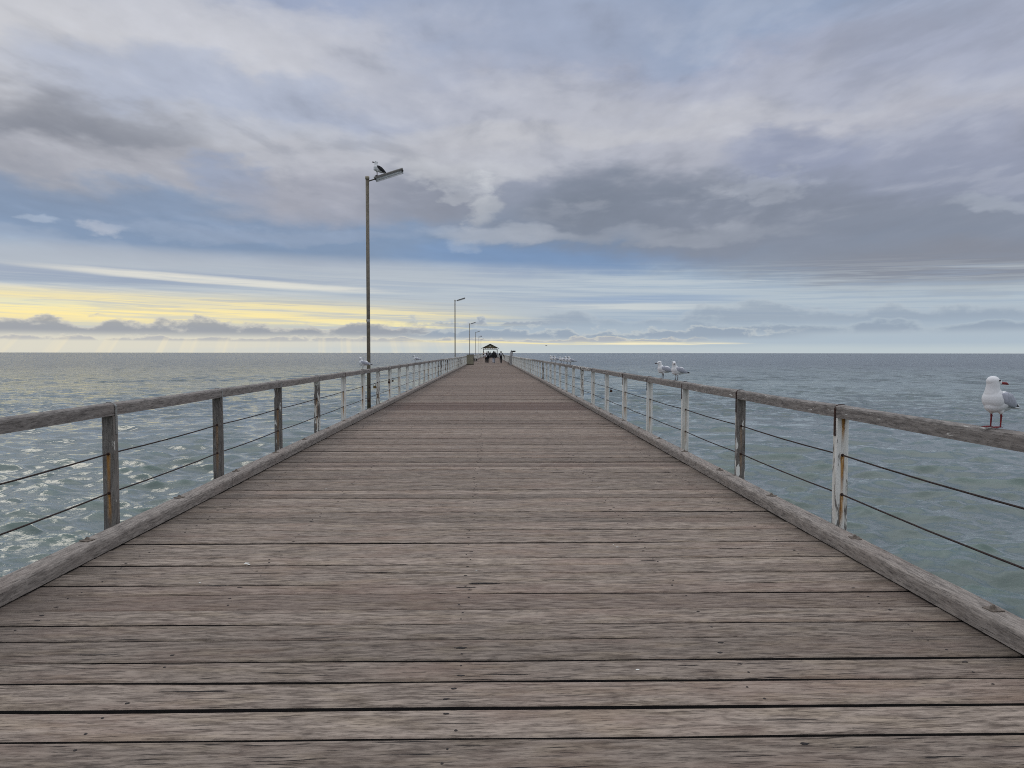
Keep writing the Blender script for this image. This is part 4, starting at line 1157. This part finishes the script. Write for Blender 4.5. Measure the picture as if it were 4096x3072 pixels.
def person(label, loc, yaw, h=1.72, top='black', bottom='black', stride=.18, arms=((.05, -.02), (.05, .02)), hair='short', pack=None, cape=None, baggy=False, coat=0.0, shoes='navy', wide=1.0, head_turn=0.0):
    """walker facing local +Y; one continuous body with clothing, hair and bag as parts"""
    t = thing('person', label, 'person', loc, yaw, 'people walking on the jetty')
    s = h / 1.72
    t.scale = (s, s, s)
    hipz, shz = .90, 1.40
    def joints(sd):
        fy = stride * sd
        hip = Vector((sd * .09, 0, hipz)); knee = Vector((sd * .095, fy * .55 + .03, .49)); ank = Vector((sd * .10, fy, .09 + (.03 if sd < 0 else 0)))
        toe = ank + Vector((0, .16, -.055))
        return hip, knee, ank, toe
    def arm(sd, a):
        out, fw = a
        sh_ = Vector((sd * .185 * wide, 0, shz - .03)); el = sh_ + Vector((sd * (.06 + out), -.02 + fw * 1.2, -.29)); wr = el + Vector((sd * (out * .9 - .0), .07 + fw * 1.6, -.24))
        return sh_, el, wr
    A = {-1: arm(-1, arms[0]), 1: arm(1, arms[1])}
    bm = bmesh.new()
    # trunk, neck, head with brow, nose, chin and ears
    ell(bm, (0, 0, .95), (.155, .11, .13)); ell(bm, (0, .005, 1.10), (.135, .095, .16)); ell(bm, (0, 0, 1.28), (.165, .105, .17))
    limb(bm, [(0, -.01, 1.38), (0, 0, 1.52)], [.07, .055])
    limb(bm, [(-.16 * wide, 0, 1.37), (0, 0, 1.41), (.16 * wide, 0, 1.37)], [.06, .07, .06])
    ct, st_ = math.cos(head_turn), math.sin(head_turn)
    def hp(x, y, z): return (x * ct - y * st_, x * st_ + y * ct, z)
    ell(bm, hp(0, .005, 1.625), (.074, .092, .098), (0, 0, head_turn)); ell(bm, hp(0, .035, 1.575), (.055, .055, .06), (0, 0, head_turn))
    ell(bm, hp(0, .098, 1.605), (.013, .018, .022), (0, 0, head_turn))
    ell(bm, hp(0, .088, 1.565), (.022, .010, .007), (0, 0, head_turn))
    for sd in (-1, 1): ell(bm, hp(sd * .076, 0, 1.61), (.010, .020, .030), (0, 0, head_turn))
    for sd in (-1, 1):
        hip, kn, an, toe = joints(sd)
        limb(bm, [hip, kn, an, toe], [.085, .058, .040, .032])
        a, e, w_ = A[sd]
        limb(bm, [a, e, w_], [.055, .042, .030])
        # hand: palm, four unequal fingers, thumb off the side
        dv = (w_ - e).normalized(); pm_ = w_ + dv * .05
        ell(bm, tuple(pm_), (.026, .036, .042), (0, 0, 0))
        for f_i, (fy, ln) in enumerate(((-.030, .060), (-.010, .072), (.010, .068), (.029, .052))):
            b0 = w_ + dv * .080 + Vector((0, fy, 0)); m0 = b0 + dv * ln * .55 + Vector((-sd * .006, 0, 0)); e0 = b0 + dv * ln + Vector((-sd * .022, 0, 0))
            limb(bm, [b0, m0, e0], [.0095, .009, .0075])
        limb(bm, [w_ + dv * .03 + Vector((0, .030, 0)), w_ + dv * .055 + Vector((-sd * .01, .055, 0)), w_ + dv * .085 + Vector((-sd * .016, .062, 0))], [.012, .011, .009])
    link('body', fuse(bm, .0085, 2), M_SKIN, t)
    # trousers and shoes
    bm = bmesh.new()
    ell(bm, (0, 0, .95), (.170, .128, .12))
    for sd in (-1, 1):
        hip, kn, an, toe = joints(sd)
        r = (.105, .10, .095) if baggy else (.100, .076, .062)
        limb(bm, [hip, kn, an + Vector((0, 0, .03))], r)
    link('trousers', fuse(bm, .014, 3), CL[bottom], t)
    for sd in (-1, 1):
        hip, kn, an, toe = joints(sd)
        bm = bmesh.new(); limb(bm, [an + Vector((0, -.05, -.035)), an + Vector((0, .05, -.04)), toe + Vector((0, 0, .0))], [.052, .05, .040]); link('shoe', fuse(bm, .012, 2), CL[shoes], t)
    if cape:
        bm = bmesh.new()   # long hooded cape falling to the thighs
        prof = [(1.54, .12, .12), (1.46, .23, .15), (1.34, .33, .19), (1.10, .41, .23), (.95, .44, .25), (.78, .46, .26)]
        rings = []
        for z, rx, ry in prof:
            rings.append([bm.verts.new((rx * math.cos(a) * (1 + .04 * math.sin(5 * a + z * 3)), ry * math.sin(a) * (1 + .06 * math.sin(7 * a + z * 5)), z + (.015 * math.sin(4 * a) if z < .9 else 0))) for a in [2 * math.pi * k / 28 for k in range(28)]])
        for r0, r1 in zip(rings, rings[1:]):
            for k in range(28): bm.faces.new((r0[k], r0[(k + 1) % 28], r1[(k + 1) % 28], r1[k]))
        bm.faces.new(rings[0]); from_bm('cape', bm, CL[cape], t, True)
        bm = bmesh.new(); ell(bm, (0, -.015, 1.625), (.098, .112, .118)); ell(bm, (0, -.02, 1.52), (.105, .10, .08)); link('hood', fuse(bm, .012, 3), CL[cape], t)
    else:
        bm = bmesh.new()
        ell(bm, (0, 0, 1.03), (.168, .122, .14)); ell(bm, (0, .003, 1.16), (.155, .112, .16)); ell(bm, (0, 0, 1.30), (.182, .122, .14))
        limb(bm, [(-.165 * wide, 0, 1.375), (0, 0, 1.415), (.165 * wide, 0, 1.375)], [.070, .078, .070])
        if coat: limb(bm, [(0, 0, 1.0), (0, 0, 1.0 - coat)], [.165, .17])
        for sd in (-1, 1):
            a, e, w_ = A[sd]; limb(bm, [a, e, w_ - (w_ - e) * .12], [.072, .056, .046])
        link('jacket', fuse(bm, .014, 3), CL[top], t)
    if not cape:
        bm = bmesh.new()
        ell(bm, hp(0, -.012, 1.645), (.086, .098, .095), (0, 0, head_turn))
        if hair == 'long': ell(bm, hp(0, -.055, 1.56), (.095, .062, .16), (0, 0, head_turn)); ell(bm, (0, -.09, 1.44), (.10, .045, .13))
        g_ = fuse(bm, .012, 3); link('hair', g_, M_HAIR, t)
    if pack:
        bm = bmesh.new(); box(bm, -.15, .15, -.27, -.115, 1.02, 1.42, .05, 3); b_ = from_bm('backpack', bm, CL[pack], t)
        bm = bmesh.new(); box(bm, -.11, .11, -.305, -.268, 1.06, 1.22, .015, 2); from_bm('front_pocket', bm, CL['charcoal'], b_)
    return t

AW = 0.0
person('walker with long dark hair and grey backpack, dark clothes, left of the caped one', (-.27, 105.0, .003), AW + .03, 1.76, 'black', 'black', .10, ((.06, -.02), (.02, .0)), 'long', 'grey', coat=.12)
person('short walker in white top and black trousers with one arm held out to the left', (-.60, 107.5, .003), AW, 1.50, 'white', 'black', .06, ((.26, -.02), (.02, .03)), 'short')
person('wide figure in long black hooded cape over pale baggy trousers', (.55, 104.0, .003), AW, 1.76, 'black', 'light_grey', .16, ((.03, 0), (.03, 0)), cape='black', baggy=True, shoes='grey')
person('walker alone on the right with light grey backpack and dark trousers', (1.58, 105.0, .003), AW, 1.74, 'black', 'charcoal', .20, ((.02, -.03), (.14, .0)), 'long', 'light_grey', coat=.20, head_turn=.5)
person('distant person in pale beige top and dark trousers by the left shelter post', (-1.86, 215.0, .003), AW, 1.86, 'beige', 'black', .1, ((.05, 0), (.12, 0)), 'short')
person('distant person in white top, mostly hidden behind the short walker', (-1.06, 216.0, .003), AW, 1.84, 'white', 'charcoal', .1)
person('distant person in charcoal jacket seen between the backpacker and the caped figure', (.02, 190.0, .003), AW, 1.84, 'charcoal', 'charcoal', .1, wide=1.15)
person('distant dark figure half hidden behind the right shoulder of the caped figure', (1.36, 192.0, .003), AW, 1.84, 'black', 'charcoal', .1, hair='long')

# ------------------------------------------------------------------ render settings
sc.view_settings.view_transform = 'Standard'; sc.view_settings.look = 'None'; sc.view_settings.exposure = 0; sc.view_settings.gamma = 1
sc.cycles.use_denoising = False
sc.cycles.use_adaptive_sampling = True; sc.cycles.adaptive_threshold = 0.015; sc.cycles.adaptive_min_samples = 16
sc.cycles.pixel_filter_type = 'BLACKMAN_HARRIS'; sc.cycles.filter_width = 1.0
sc.cycles.max_bounces = 6; sc.cycles.diffuse_bounces = 3; sc.cycles.glossy_bounces = 3; sc.cycles.transparent_max_bounces = 8
sc.cycles.sample_clamp_indirect = 6
